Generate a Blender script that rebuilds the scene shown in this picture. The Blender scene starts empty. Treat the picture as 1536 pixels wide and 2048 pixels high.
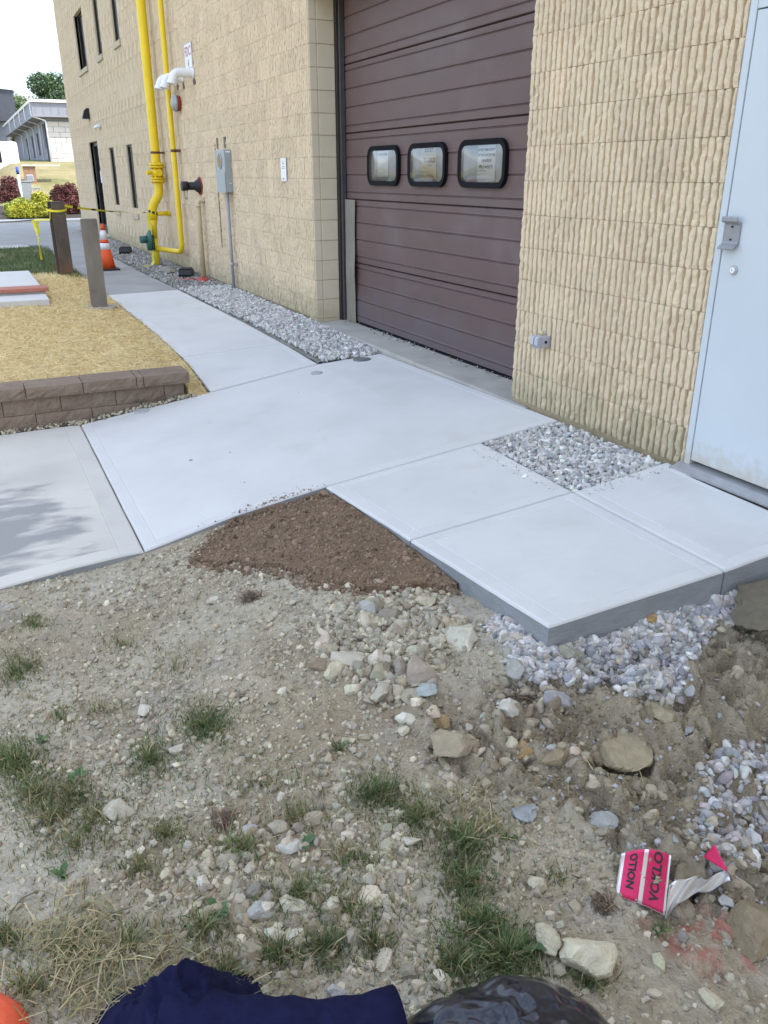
import bpy, math, random
import numpy as np
from mathutils import Vector, Matrix, noise as mnoise

random.seed(7); RNG = np.random.default_rng(7)
S = bpy.context.scene
COL = S.collection
R_ = math.radians

# ------------------------------------------------------------------ camera
CAM = np.array([-3.3, 0.0, 1.464]); FPX = 1639.0
PITCH = math.atan(674 / FPX); YAW = R_(25.9)
FW = np.array([math.sin(YAW) * math.cos(PITCH), math.cos(YAW) * math.cos(PITCH), -math.sin(PITCH)])
RT = np.array([math.cos(YAW), -math.sin(YAW), 0.0]); UP = np.cross(RT, FW)
cd = bpy.data.cameras.new('camera'); cam = bpy.data.objects.new('camera', cd); COL.objects.link(cam)
cd.sensor_fit = 'VERTICAL'; cd.sensor_height = 24.0; cd.lens = FPX / 2048 * 24.0
cd.clip_start = 0.05; cd.clip_end = 2000
cam.matrix_world = Matrix(((RT[0], UP[0], -FW[0], CAM[0]), (RT[1], UP[1], -FW[1], CAM[1]), (RT[2], UP[2], -FW[2], CAM[2]), (0, 0, 0, 1)))
S.camera = cam
S.render.resolution_x = 768; S.render.resolution_y = 1024

# ------------------------------------------------------------------ sky, sun, exposure
SUN_EL = R_(50); SUN_AZ = math.atan2(0.80, -0.60)          # azimuth from +Y towards +X: behind the building, right of the camera
sun_dir = Vector((math.sin(SUN_AZ) * math.cos(SUN_EL), math.cos(SUN_AZ) * math.cos(SUN_EL), math.sin(SUN_EL)))
W = bpy.data.worlds.new('World'); S.world = W; W.use_nodes = True
nt = W.node_tree; nt.nodes.clear()
n_out = nt.nodes.new('ShaderNodeOutputWorld'); n_bg = nt.nodes.new('ShaderNodeBackground')
n_sky = nt.nodes.new('ShaderNodeTexSky'); n_sky.sky_type = 'NISHITA'; n_sky.sun_disc = False
n_sky.sun_elevation = SUN_EL; n_sky.sun_rotation = SUN_AZ
n_sky.air_density = 1.0; n_sky.dust_density = 2.5; n_sky.ozone_density = 1.0
n_tc = nt.nodes.new('ShaderNodeTexCoord'); n_map = nt.nodes.new('ShaderNodeMapping'); n_map.inputs['Scale'].default_value = (1, 1, 2.6)
n_cl = nt.nodes.new('ShaderNodeTexNoise'); n_cl.inputs['Scale'].default_value = 2.2; n_cl.inputs['Detail'].default_value = 8
n_cr = nt.nodes.new('ShaderNodeValToRGB'); n_cr.color_ramp.elements[0].position = 0.40; n_cr.color_ramp.elements[1].position = 0.70; n_cr.color_ramp.elements[1].color = (.75, .75, .75, 1)
n_mx = nt.nodes.new('ShaderNodeMix'); n_mx.data_type = 'RGBA'
n_mx.inputs[7].default_value = (8.2, 9.3, 10.8, 1)
nt.links.new(n_tc.outputs['Generated'], n_map.inputs[0]); nt.links.new(n_map.outputs[0], n_cl.inputs['Vector'])
nt.links.new(n_cl.outputs['Fac'], n_cr.inputs[0]); nt.links.new(n_cr.outputs[0], n_mx.inputs[0])
nt.links.new(n_sky.outputs[0], n_mx.inputs[6]); nt.links.new(n_mx.outputs[2], n_bg.inputs[0])
n_bg.inputs[1].default_value = 0.14
nt.links.new(n_bg.outputs[0], n_out.inputs[0])
sd = bpy.data.lights.new('sun', 'SUN'); sd.energy = 2.2; sd.angle = R_(0.53); sd.color = (1.0, 0.95, 0.87)
so = bpy.data.objects.new('sun', sd); COL.objects.link(so)
so.rotation_euler = sun_dir.to_track_quat('Z', 'Y').to_euler(); so.location = (10, -10, 30)
S.view_settings.view_transform = 'Standard'; S.view_settings.look = 'None'
S.view_settings.exposure = 1.38; S.view_settings.gamma = 1.0; S.view_settings.use_curve_mapping = False

# ------------------------------------------------------------------ numpy noise
def _hash(ix, iy, s):
    n = (ix.astype(np.int64) * 374761393 + iy.astype(np.int64) * 668265263 + s * 982451653) & 0x7fffffff
    n = ((n ^ (n >> 13)) * 1274126177) & 0x7fffffff
    return ((n ^ (n >> 16)) & 0xffff) / 65535.0
def vnoise(x, y, s=0):
    x = np.asarray(x, float); y = np.asarray(y, float)
    ix = np.floor(x); iy = np.floor(y); fx = x - ix; fy = y - iy
    fx = fx * fx * (3 - 2 * fx); fy = fy * fy * (3 - 2 * fy)
    a = _hash(ix, iy, s); b = _hash(ix + 1, iy, s); c = _hash(ix, iy + 1, s); d = _hash(ix + 1, iy + 1, s)
    return (a + (b - a) * fx) * (1 - fy) + (c + (d - c) * fx) * fy
def fbm(x, y, o=4, s=0):
    r = 0; a = .5; t = 0
    for k in range(o):
        r = r + a * vnoise(x * 2 ** k + 17.3 * k, y * 2 ** k - 9.1 * k, s + k); t += a; a *= .5
    return r / t
def sstep(a, b, v):
    t = np.clip((np.asarray(v, float) - a) / (b - a), 0, 1); return t * t * (3 - 2 * t)

# ------------------------------------------------------------------ picking helpers (where a thing stands)
def ray(px, py):
    d = FW * FPX + RT * (px - 768) - UP * (py - 1024); return d / np.linalg.norm(d)
def onz(px, py, z):
    d = ray(px, py); return CAM + d * ((z - CAM[2]) / d[2])
def project(P):
    v = np.asarray(P, float) - CAM; w = v @ FW
    return np.stack([768 + FPX * (v @ RT) / w, 1024 - FPX * (v @ UP) / w], -1)
def inpoly(pts, poly):
    x, y = pts[:, 0], pts[:, 1]; r = np.zeros(len(pts), bool); n = len(poly); j = n - 1
    for i in range(n):
        xi, yi = poly[i]; xj, yj = poly[j]
        c = ((yi > y) != (yj > y)) & (x < (xj - xi) * (y - yi) / (yj - yi + 1e-12) + xi); r ^= c; j = i
    return r

# ------------------------------------------------------------------ materials
MATS = {}
def mat(name, base, rough=.8, var=.12, scale=6., bump=0., bscale=60., bdist=.004, metal=0., detail=6., spec=.4,
        attr=None, objrand=0., mottle=None, stretch=None):
    if name in MATS: return MATS[name]
    m = bpy.data.materials.new(name); m.use_nodes = True; t = m.node_tree; L = t.links
    b = t.nodes['Principled BSDF']
    b.inputs['Roughness'].default_value = rough; b.inputs['Metallic'].default_value = metal
    b.inputs['Specular IOR Level'].default_value = spec
    g = t.nodes.new('ShaderNodeNewGeometry'); pos = g.outputs['Position']
    if stretch:
        mp = t.nodes.new('ShaderNodeMapping'); mp.inputs['Scale'].default_value = stretch; L.new(pos, mp.inputs[0]); pos = mp.outputs[0]
    n = t.nodes.new('ShaderNodeTexNoise'); n.inputs['Scale'].default_value = scale; n.inputs['Detail'].default_value = detail
    n.inputs['Roughness'].default_value = .62
    L.new(pos, n.inputs['Vector'])
    r = t.nodes.new('ShaderNodeMapRange'); r.inputs[1].default_value = .25; r.inputs[2].default_value = .75
    r.inputs[3].default_value = 1 - var; r.inputs[4].default_value = 1 + var; r.clamp = False
    L.new(n.outputs['Fac'], r.inputs[0]); fac = r.outputs[0]
    if objrand:
        oi = t.nodes.new('ShaderNodeObjectInfo'); q = t.nodes.new('ShaderNodeMapRange')
        q.inputs[3].default_value = 1 - objrand; q.inputs[4].default_value = 1 + objrand
        L.new(oi.outputs['Random'], q.inputs[0]); mm = t.nodes.new('ShaderNodeMath'); mm.operation = 'MULTIPLY'
        L.new(fac, mm.inputs[0]); L.new(q.outputs[0], mm.inputs[1]); fac = mm.outputs[0]
    vm = t.nodes.new('ShaderNodeVectorMath'); vm.operation = 'SCALE'
    if attr:
        a = t.nodes.new('ShaderNodeAttribute'); a.attribute_name = attr; L.new(a.outputs['Color'], vm.inputs[0])
    else:
        vm.inputs[0].default_value = base[:3]
    L.new(fac, vm.inputs['Scale']); col = vm.outputs[0]
    if mottle:                                  # (colour, scale, threshold lo, hi, strength)
        for (mc, ms, lo, hi, st) in mottle:
            n2 = t.nodes.new('ShaderNodeTexNoise'); n2.inputs['Scale'].default_value = ms; n2.inputs['Detail'].default_value = 8
            L.new(g.outputs['Position'], n2.inputs['Vector'])
            r2 = t.nodes.new('ShaderNodeMapRange'); r2.inputs[1].default_value = lo; r2.inputs[2].default_value = hi; r2.inputs[4].default_value = st
            L.new(n2.outputs['Fac'], r2.inputs[0])
            x = t.nodes.new('ShaderNodeMix'); x.data_type = 'RGBA'; x.inputs[7].default_value = (*mc, 1)
            L.new(r2.outputs[0], x.inputs[0]); L.new(col, x.inputs[6]); col = x.outputs[2]
    L.new(col, b.inputs['Base Color'])
    if bump:
        n3 = t.nodes.new('ShaderNodeTexNoise'); n3.inputs['Scale'].default_value = bscale; n3.inputs['Detail'].default_value = 5
        L.new(pos, n3.inputs['Vector']); bp = t.nodes.new('ShaderNodeBump'); bp.inputs['Strength'].default_value = bump
        bp.inputs['Distance'].default_value = bdist; L.new(n3.outputs['Fac'], bp.inputs['Height']); L.new(bp.outputs[0], b.inputs['Normal'])
    MATS[name] = m; return m
def grime(m, axis_lo, axis_hi, colour, strength, ns=9., zmul=1.0):
    """dirt splashed up from the ground, broken by noise"""
    t = m.node_tree; L = t.links; b = t.nodes['Principled BSDF']; src = b.inputs['Base Color'].links[0].from_socket
    g = t.nodes.new('ShaderNodeNewGeometry'); sx = t.nodes.new('ShaderNodeSeparateXYZ'); L.new(g.outputs['Position'], sx.inputs[0])
    n = t.nodes.new('ShaderNodeTexNoise'); n.inputs['Scale'].default_value = ns; n.inputs['Detail'].default_value = 8; L.new(g.outputs['Position'], n.inputs['Vector'])
    a = t.nodes.new('ShaderNodeMath'); a.operation = 'MULTIPLY_ADD'; a.inputs[1].default_value = -(axis_hi - axis_lo) * 2.2; a.inputs[2].default_value = (axis_hi - axis_lo) * 1.1
    L.new(n.outputs['Fac'], a.inputs[0]); ad = t.nodes.new('ShaderNodeMath'); L.new(sx.outputs['Z'], ad.inputs[0]); L.new(a.outputs[0], ad.inputs[1])
    r = t.nodes.new('ShaderNodeMapRange'); r.inputs[1].default_value = axis_lo; r.inputs[2].default_value = axis_hi; r.inputs[3].default_value = strength; r.inputs[4].default_value = 0
    L.new(ad.outputs[0], r.inputs[0]); x = t.nodes.new('ShaderNodeMix'); x.data_type = 'RGBA'; x.inputs[7].default_value = (*colour, 1)
    L.new(r.outputs[0], x.inputs[0]); L.new(src, x.inputs[6]); L.new(x.outputs[2], b.inputs['Base Color'])

M_BLOCK = mat('painted_block', (.67, .535, .37), .85, .11, 3.2, .8, 110., .006, objrand=.05,
              mottle=[((.36, .28, .175), 26., .64, .76, .5), ((.72, .62, .43), 1.1, .55, .75, .35)])
grime(M_BLOCK, .0, .34, (.36, .32, .20), .75)
M_JAMB = mat('painted_smooth_block', (.64, .545, .40), .75, .06, 4., .25, 220., .002, objrand=.03, mottle=[((.42, .36, .25), 6., .62, .8, .3)])
grime(M_JAMB, .0, .2, (.42, .34, .20), .5)
M_MORTAR = mat('painted_mortar', (.47, .375, .235), .95, .2, 20., .5, 200., .004)
M_BROWN = mat('brown_door_paint', (.122, .076, .070), .55, .10, 2.5, .12, 160., .001, mottle=[((.19, .15, .15), 1.7, .52, .75, .35)], stretch=(1, 1, 2.2))
grime(M_BROWN, .0, .5, (.115, .10, .115), .6, 4.)
M_DARKSTEEL = mat('dark_brown_steel', (.035, .027, .024), .5, .2, 10.)
M_GUARD = mat('grey_green_guard', (.235, .215, .175), .6, .15, 8., .2, 80.)
M_RUBBER = mat('black_rubber', (.008, .008, .010), .75, .1, 20., spec=.12)
M_PAPER = mat('paper', (.80, .80, .80), .9, .04, 30.)
M_TANPAPER = mat('tan_paper', (.62, .52, .38), .9, .08, 20.)
M_INK = mat('ink', (.03, .03, .035), .9, .05, 50.)
M_INNER = mat('frosted_inner_sheet', (.50, .51, .53), .35, .18, 4.)
M_WHITE = mat('white_door_paint', (.55, .585, .61), .42, .04, 2.2, .12, 30., .002, mottle=[((.55, .50, .42), 5., .73, .80, .4)])
grime(M_WHITE, .04, .17, (.45, .34, .20), .5, 22.)
M_ALU = mat('aluminium', (.42, .42, .43), .45, .15, 15., metal=.6)
M_GREYPAINT = mat('grey_bracket', (.30, .30, .31), .5, .12, 20., metal=.3)
M_DARK = mat('dark_gap', (.010, .010, .010), .9, .1, 10.)
M_NEWCON = mat('new_concrete_broomed', (.585, .57, .55), .86, .085, 1.4, .35, 140., .002, mottle=[((.45, .42, .37), 2.3, .58, .80, .45), ((.65, .64, .62), .8, .48, .7, .5), ((.40, .36, .30), 13., .70, .78, .35)])
M_NEWEDGE = mat('new_concrete_trowelled', (.595, .58, .56), .75, .07, 2.2, .1, 80., .001, mottle=[((.50, .49, .46), 5., .60, .80, .3)])
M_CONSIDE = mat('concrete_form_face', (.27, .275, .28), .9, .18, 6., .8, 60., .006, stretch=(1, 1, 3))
M_OLDCON = mat('old_concrete', (.56, .53, .475), .88, .12, 1.3, .4, 90., .003, mottle=[((.43, .405, .37), 1.2, .54, .72, .5), ((.64, .59, .50), 2.0, .58, .74, .5)])
M_SILL = mat('weathered_sill', (.39, .365, .325), .9, .16, 3., .5, 100., .003, mottle=[((.26, .24, .21), 4., .55, .75, .5)])
M_WALKOLD = mat('grey_old_walk', (.315, .31, .30), .9, .12, 2., .3, 100., .003, mottle=[((.24, .235, .23), 1.5, .5, .7, .5)])
M_DIRT = mat('dirt', (.3, .25, .18), .97, .30, 34., 1., 110., .014, attr='col', detail=10)
M_SOIL = mat('brown_topsoil', (.20, .132, .083), .97, .30, 22., 1., 130., .012, mottle=[((.26, .18, .12), 3., .55, .75, .5)])
M_STONE = mat('stone', (.4, .4, .4), .93, .20, 30., .8, 140., .006, attr='col')
M_STRAW = mat('straw', (.5, .4, .2), .8, .15, 8., attr='col')
M_LEAF = mat('leaf', (.06, .1, .03), .65, .2, 3., attr='col')
M_STRAWBED = mat('straw_bed', (.68, .52, .25), .95, .25, 20., .8, 90., .012, mottle=[((.34, .25, .13), 9., .60, .74, .6), ((.68, .55, .30), 3., .5, .7, .4)])
M_LAWN = mat('lawn', (.10, .12, .045), .95, .3, 2.2, .8, 40., .03, mottle=[((.27, .235, .11), .45, .44, .62, .8), ((.055, .095, .03), 1.3, .5, .7, .6)])
M_ASPH = mat('asphalt', (.115, .115, .12), .9, .15, 2., .4, 120., .004)
M_CURB = mat('pale_kerb', (.55, .54, .51), .85, .08, 3.)
M_MULCH = mat('dark_mulch', (.055, .045, .042), .95, .4, 25., .9, 50., .03)
M_SRW = mat('retaining_block', (.225, .165, .12), .95, .18, 12., .9, 70., .010, objrand=.10, mottle=[((.30, .235, .18), 5., .5, .7, .4)])
M_YELLOW = mat('gas_yellow', (.80, .56, .012), .42, .07, 5., .1, 50., .001, mottle=[((.52, .33, .03), 7., .64, .78, .5)])
M_GREEN = mat('regulator_green', (.035, .115, .095), .5, .15, 10.)
M_RED = mat('red_paint', (.38, .045, .035), .55, .12, 10.)
M_REDFADE = mat('faded_red', (.42, .16, .11), .75, .15, 10.)
M_BELL = mat('bell_grey', (.36, .37, .38), .45, .12, 10., metal=.3)
M_PVC = mat('white_pvc', (.80, .80, .80), .4, .04, 10.)
M_BEIGEPIPE = mat('beige_pipe', (.58, .48, .31), .6, .08, 8.)
M_GREYBOX = mat('grey_enamel', (.34, .37, .39), .45, .07, 8., metal=.2)
M_CONDUIT = mat('grey_conduit', (.30, .30, .325), .5, .1, 10.)
M_BLACKPL = mat('black_plastic', (.014, .014, .016), .5, .15, 20., .2, 80.)
M_RUST = mat('rusty_brown', (.13, .06, .035), .8, .25, 15.)
M_POSTBROWN = mat('brown_weathered_steel', (.105, .082, .066), .7, .25, 7., .4, 60., .003, mottle=[((.17, .13, .10), 9., .55, .75, .5)], stretch=(1, 1, .35))
grime(M_POSTBROWN, .0, .25, (.22, .10, .06), .8)
M_POSTGREY = mat('grey_weathered_steel', (.195, .168, .14), .75, .25, 6., .4, 60., .003, mottle=[((.10, .09, .085), 6., .55, .75, .6), ((.25, .22, .19), 4., .55, .7, .5)], stretch=(1, 1, .35))
M_ORANGE = mat('cone_orange', (.80, .10, .018), .5, .06, 8.)
M_CONEWHITE = mat('cone_white', (.78, .78, .78), .5, .04, 8.)
M_TAPE = mat('caution_yellow', (.75, .66, .03), .45, .06, 8.)
M_NAVY = mat('navy_cloth', (.011, .012, .042), .95, .25, 40., .8, 420., .003, spec=.1)
M_BAG = mat('black_bag_film', (.010, .010, .018), .20, .2, 10., spec=.55)
M_ORANGECLOTH = mat('orange_cloth', (.80, .13, .06), .85, .1, 30., .4, 300., .002)
M_PINK = mat('pink_can_print', (.62, .03, .12), .35, .14, 30., metal=.35)
M_SILVER = mat('can_silver', (.72, .72, .73), .32, .08, 20., metal=.75)
M_WINDOW = mat('dark_window_glass', (.018, .021, .026), .08, .1, 3., spec=.6)
M_BRONZE = mat('bronze_frame', (.03, .024, .022), .45, .1, 10.)
M_SILLSTONE = mat('window_sill', (.50, .42, .30), .85, .08, 8.)
M_SIDING = mat('grey_siding', (.27, .28, .33), .7, .06, 3.)
M_ENDWALL = mat('white_block_wall', (.62, .60, .58), .85, .07, 1.5, .5, 3., .03)
M_ROOFWHITE = mat('roof_trim', (.78, .78, .78), .5, .03, 3.)
M_DARKROOF = mat('dark_roof', (.055, .06, .075), .8, .12, 3.)
M_BRICK = mat('brick_pier', (.34, .20, .135), .9, .2, 9.)
M_TRUCK = mat('white_truck_paint', (.76, .79, .82), .35, .03, 3.)
M_BARK = mat('bark', (.10, .075, .055), .95, .25, 8.)
M_BLUE = mat('blue_paint', (.03, .09, .45), .5, .05, 8.)
gm = bpy.data.materials.new('clear_pane'); gm.use_nodes = True
gt = gm.node_tree; gt.nodes.clear(); go = gt.nodes.new('ShaderNodeOutputMaterial'); gx = gt.nodes.new('ShaderNodeMixShader')
ga = gt.nodes.new('ShaderNodeBsdfTransparent'); gb = gt.nodes.new('ShaderNodeBsdfGlossy'); gb.inputs['Roughness'].default_value = .04
gf = gt.nodes.new('ShaderNodeFresnel'); gf.inputs[0].default_value = 2.1
gt.links.new(gf.outputs[0], gx.inputs[0]); gt.links.new(ga.outputs[0], gx.inputs[1]); gt.links.new(gb.outputs[0], gx.inputs[2]); gt.links.new(gx.outputs[0], go.inputs[0])
M_GLASS = gm
t = M_OLDCON.node_tree; b = t.nodes['Principled BSDF']; src = b.inputs['Base Color'].links[0].from_socket  # a tree's shadow painted as a dark ragged patch into the old slab colour
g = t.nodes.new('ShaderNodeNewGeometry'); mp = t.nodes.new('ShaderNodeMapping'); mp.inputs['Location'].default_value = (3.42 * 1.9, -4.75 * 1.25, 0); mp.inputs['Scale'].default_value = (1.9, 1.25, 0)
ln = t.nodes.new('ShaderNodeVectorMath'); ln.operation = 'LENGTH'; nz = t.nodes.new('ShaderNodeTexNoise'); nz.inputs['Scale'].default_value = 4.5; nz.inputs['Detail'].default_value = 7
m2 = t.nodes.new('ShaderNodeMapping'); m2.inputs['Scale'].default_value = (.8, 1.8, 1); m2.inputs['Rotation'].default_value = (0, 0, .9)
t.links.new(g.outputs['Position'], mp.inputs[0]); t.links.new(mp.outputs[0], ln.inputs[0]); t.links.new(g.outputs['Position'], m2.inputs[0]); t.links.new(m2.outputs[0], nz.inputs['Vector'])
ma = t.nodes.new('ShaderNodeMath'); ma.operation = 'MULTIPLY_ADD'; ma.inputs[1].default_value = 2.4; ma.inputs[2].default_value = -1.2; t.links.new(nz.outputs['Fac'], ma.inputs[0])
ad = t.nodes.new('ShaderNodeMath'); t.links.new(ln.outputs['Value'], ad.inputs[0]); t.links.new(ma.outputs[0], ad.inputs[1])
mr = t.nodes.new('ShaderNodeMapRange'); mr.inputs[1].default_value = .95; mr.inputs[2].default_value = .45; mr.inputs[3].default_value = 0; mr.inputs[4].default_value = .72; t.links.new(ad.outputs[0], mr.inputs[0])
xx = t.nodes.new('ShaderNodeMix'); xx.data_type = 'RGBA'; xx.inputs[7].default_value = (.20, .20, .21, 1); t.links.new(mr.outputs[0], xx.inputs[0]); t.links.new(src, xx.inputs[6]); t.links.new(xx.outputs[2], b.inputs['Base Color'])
# broom lines across the new concrete, as fine relief
for mm_, sc_ in ((M_NEWCON, 1.0),):
    t = mm_.node_tree; b = t.nodes['Principled BSDF']; wv = t.nodes.new('ShaderNodeTexNoise'); wv.inputs['Scale'].default_value = 9.; wv.inputs['Detail'].default_value = 3
    g = t.nodes.new('ShaderNodeNewGeometry'); mp = t.nodes.new('ShaderNodeMapping'); mp.inputs['Scale'].default_value = (1, 45, 1); mp.inputs['Rotation'].default_value = (0, 0, .12)
    t.links.new(g.outputs['Position'], mp.inputs[0]); t.links.new(mp.outputs[0], wv.inputs['Vector'])
    bp = t.nodes.new('ShaderNodeBump'); bp.inputs['Strength'].default_value = .35; bp.inputs['Distance'].default_value = .002
    old = b.inputs['Normal'].links[0].from_socket; t.links.new(old, bp.inputs['Normal']); t.links.new(wv.outputs['Fac'], bp.inputs['Height']); t.links.new(bp.outputs[0], b.inputs['Normal'])
    sr = t.nodes.new('ShaderNodeMapRange'); sr.inputs[1].default_value = .3; sr.inputs[2].default_value = .7; sr.inputs[3].default_value = .955; sr.inputs[4].default_value = 1.035; t.links.new(wv.outputs['Fac'], sr.inputs[0])
    sv = t.nodes.new('ShaderNodeVectorMath'); sv.operation = 'SCALE'; t.links.new(b.inputs['Base Color'].links[0].from_socket, sv.inputs[0]); t.links.new(sr.outputs[0], sv.inputs['Scale']); t.links.new(sv.outputs[0], b.inputs['Base Color'])

# ------------------------------------------------------------------ object helpers
def wloc(o):
    v = Vector((0, 0, 0))
    while o is not None: v += o.location; o = o.parent
    return v
def tag(o, label=None, cat=None, group=None, kind=None):
    if label: o['label'] = label
    if cat: o['category'] = cat
    if group: o['group'] = group
    if kind: o['kind'] = kind
    return o
def thing(name, loc, label, cat, group=None):
    o = bpy.data.objects.new(name, None); COL.objects.link(o); o.location = loc; o.empty_display_size = .1
    return tag(o, label, cat, group)
def link(name, me, parent=None, loc=None):
    o = bpy.data.objects.new(name, me); COL.objects.link(o)
    if loc is not None: o.location = loc
    if parent is not None: o.parent = parent
    return o
def mesh_np(name, V, F, mats, col=None, midx=None, smooth=False):
    """V (n,3), F (m,k) equal-sided faces"""
    V = np.asarray(V, np.float32); F = np.asarray(F, np.int32); me = bpy.data.meshes.new(name)
    k = F.shape[1]; me.vertices.add(len(V)); me.vertices.foreach_set('co', V.ravel())
    me.loops.add(F.size); me.loops.foreach_set('vertex_index', F.ravel())
    me.polygons.add(len(F)); me.polygons.foreach_set('loop_start', np.arange(0, F.size, k, dtype=np.int32))
    try: me.polygons.foreach_set('loop_total', np.full(len(F), k, np.int32))
    except Exception: pass
    for m in (mats if isinstance(mats, (list, tuple)) else [mats]): me.materials.append(m)
    if midx is not None: me.polygons.foreach_set('material_index', np.asarray(midx, np.int32))
    me.polygons.foreach_set('use_smooth', np.full(len(F), smooth, bool))
    if col is not None:
        c = np.ones((len(V), 4), np.float32); c[:, :3] = col
        a = me.attributes.new('col', 'FLOAT_COLOR', 'POINT'); a.data.foreach_set('color', c.ravel())
    me.update(calc_edges=True); me.validate(); return me
class MB:
    def __init__(s): s.v = []; s.f = []; s.m = []; s.sm = []
    def add(s, vs, fs, mi=0, smooth=False):
        o = len(s.v); s.v += [tuple(v) for v in vs]; s.f += [tuple(i + o for i in f) for f in fs]; s.m += [mi] * len(fs); s.sm += [smooth] * len(fs); return s
    def box(s, x0, x1, y0, y1, z0, z1, mi=0, bev=0.0):
        if bev <= 0:
            vs = [(x, y, z) for x in (x0, x1) for y in (y0, y1) for z in (z0, z1)]
            return s.add(vs, [(0, 1, 3, 2), (4, 6, 7, 5), (0, 4, 5, 1), (2, 3, 7, 6), (0, 2, 6, 4), (1, 5, 7, 3)], mi)
        import itertools
        b = bev; vs = []; idx = {}
        lo = (x0, y0, z0); hi = (x1, y1, z1)
        for sx, sy, sz in itertools.product((0, 1), repeat=3):
            for ax in range(3):
                p = [hi[i] - b if (sx, sy, sz)[i] else lo[i] + b for i in range(3)]
                p[ax] = hi[ax] if (sx, sy, sz)[ax] else lo[ax]
                idx[(sx, sy, sz, ax)] = len(vs); vs.append(p)
        fs = []
        for ax in range(3):
            o1, o2 = [i for i in range(3) if i != ax]
            for sgn in (0, 1):
                q = []
                for a, c in ((0, 0), (1, 0), (1, 1), (0, 1)):
                    k = [0, 0, 0]; k[ax] = sgn; k[o1] = a; k[o2] = c; q.append(idx[(*k, ax)])
                fs.append(q)
            for a, c in itertools.product((0, 1), repeat=2):
                k0 = [0, 0, 0]; k0[o1] = a; k0[o2] = c; k1 = list(k0); k1[ax] = 1
                fs.append([idx[(*k0, o1)], idx[(*k1, o1)], idx[(*k1, o2)], idx[(*k0, o2)]])
        for k in itertools.product((0, 1), repeat=3): fs.append([idx[(*k, 0)], idx[(*k, 1)], idx[(*k, 2)]])
        return s.add(vs, fs, mi)
    def tube(s, pts, rad, n=12, mi=0, caps=True, smooth=True):
        pts = [Vector(p) for p in pts]; rad = rad if isinstance(rad, (list, tuple)) else [rad] * len(pts)
        vs = []; fs = []; up = None
        for i, p in enumerate(pts):
            d = (pts[min(i + 1, len(pts) - 1)] - pts[max(i - 1, 0)]).normalized()
            if up is None: up = Vector((0, 0, 1)) if abs(d.z) < .9 else Vector((1, 0, 0))
            a = d.cross(up).normalized(); b = a.cross(d).normalized(); up = b
            for k in range(n):
                t = 2 * math.pi * k / n; vs.append(p + (a * math.cos(t) + b * math.sin(t)) * rad[i])
        for i in range(len(pts) - 1):
            for k in range(n): fs.append((i * n + k, i * n + (k + 1) % n, (i + 1) * n + (k + 1) % n, (i + 1) * n + k))
        s.add(vs, fs, mi, smooth)
        if caps:
            o = len(s.v) - len(vs)
            s.f.append(tuple(o + k for k in range(n))[::-1]); s.m.append(mi); s.sm.append(False)
            s.f.append(tuple(o + (len(pts) - 1) * n + k for k in range(n))); s.m.append(mi); s.sm.append(False)
        return s
    def prism(s, poly, axis, a0, a1, mi=0):
        """poly of 2D points extruded along axis; 2D order is the remaining axes"""
        def P(u, v, a): return {0: (a, u, v), 1: (u, a, v), 2: (u, v, a)}[axis]
        n = len(poly); vs = [P(u, v, a0) for u, v in poly] + [P(u, v, a1) for u, v in poly]
        fs = [tuple(range(n))[::-1], tuple(range(n, 2 * n))] + [(i, (i + 1) % n, n + (i + 1) % n, n + i) for i in range(n)]
        return s.add(vs, fs, mi)
    def build(s, name, mats, parent=None, loc=None):
        me = bpy.data.meshes.new(name)
        base = Vector(loc) if loc is not None else (Vector((0, 0, 0)))
        if parent is not None: base = wloc(parent) + (Vector((0, 0, 0)))
        me.from_pydata([tuple(Vector(v) - base) for v in s.v], [], s.f)
        for m in (mats if isinstance(mats, (list, tuple)) else [mats]): me.materials.append(m)
        me.polygons.foreach_set('material_index', s.m); me.polygons.foreach_set('use_smooth', s.sm); me.validate(); me.update()
        return link(name, me, parent, None if parent is not None else base)
def arc(c, r, a0, a1, n, u, v):
    c = Vector(c); u = Vector(u); v = Vector(v)
    return [c + u * (r * math.cos(a0 + (a1 - a0) * i / n)) + v * (r * math.sin(a0 + (a1 - a0) * i / n)) for i in range(n + 1)]
def bendpath(pts, r=.1, n=6):
    """polyline with rounded corners"""
    pts = [Vector(p) for p in pts]; out = [pts[0]]
    for i in range(1, len(pts) - 1):
        a = (pts[i - 1] - pts[i]); b = (pts[i + 1] - pts[i]); rr = min(r, a.length * .49, b.length * .49); a.normalize(); b.normalize()
        p0 = pts[i] + a * rr; p1 = pts[i] + b * rr
        for k in range(n + 1):
            t = k / n; out.append(p0 * (1 - t) ** 2 + pts[i] * 2 * t * (1 - t) + p1 * t * t)
    out.append(pts[-1]); return out
WALLTEXT = Matrix(((0, 0, -1), (-1, 0, 0), (0, 1, 0)))            # text right = -Y, up = +Z, normal = -X
def text_geo(body, size, align='CENTER', bold=0.0):
    c = bpy.data.curves.new('t', 'FONT'); c.body = body; c.size = size; c.align_x = align; c.align_y = 'CENTER'; c.offset = bold; c.resolution_u = 2
    o = bpy.data.objects.new('t', c); COL.objects.link(o); dg = bpy.context.evaluated_depsgraph_get(); me = o.evaluated_get(dg).to_mesh()
    V = [v.co.copy() for v in me.vertices]; F = [tuple(p.vertices) for p in me.polygons]
    o.evaluated_get(dg).to_mesh_clear(); bpy.data.objects.remove(o); bpy.data.curves.remove(c); return V, F
def wall_text(mb, body, size, x, y, z, mi=0, align='CENTER', bold=0.0, sy=1.0):
    V, F = text_geo(body, size, align, bold); mb.add([Vector((x, y - v.x * sy, z + v.y)) for v in V], F, mi)

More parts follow.
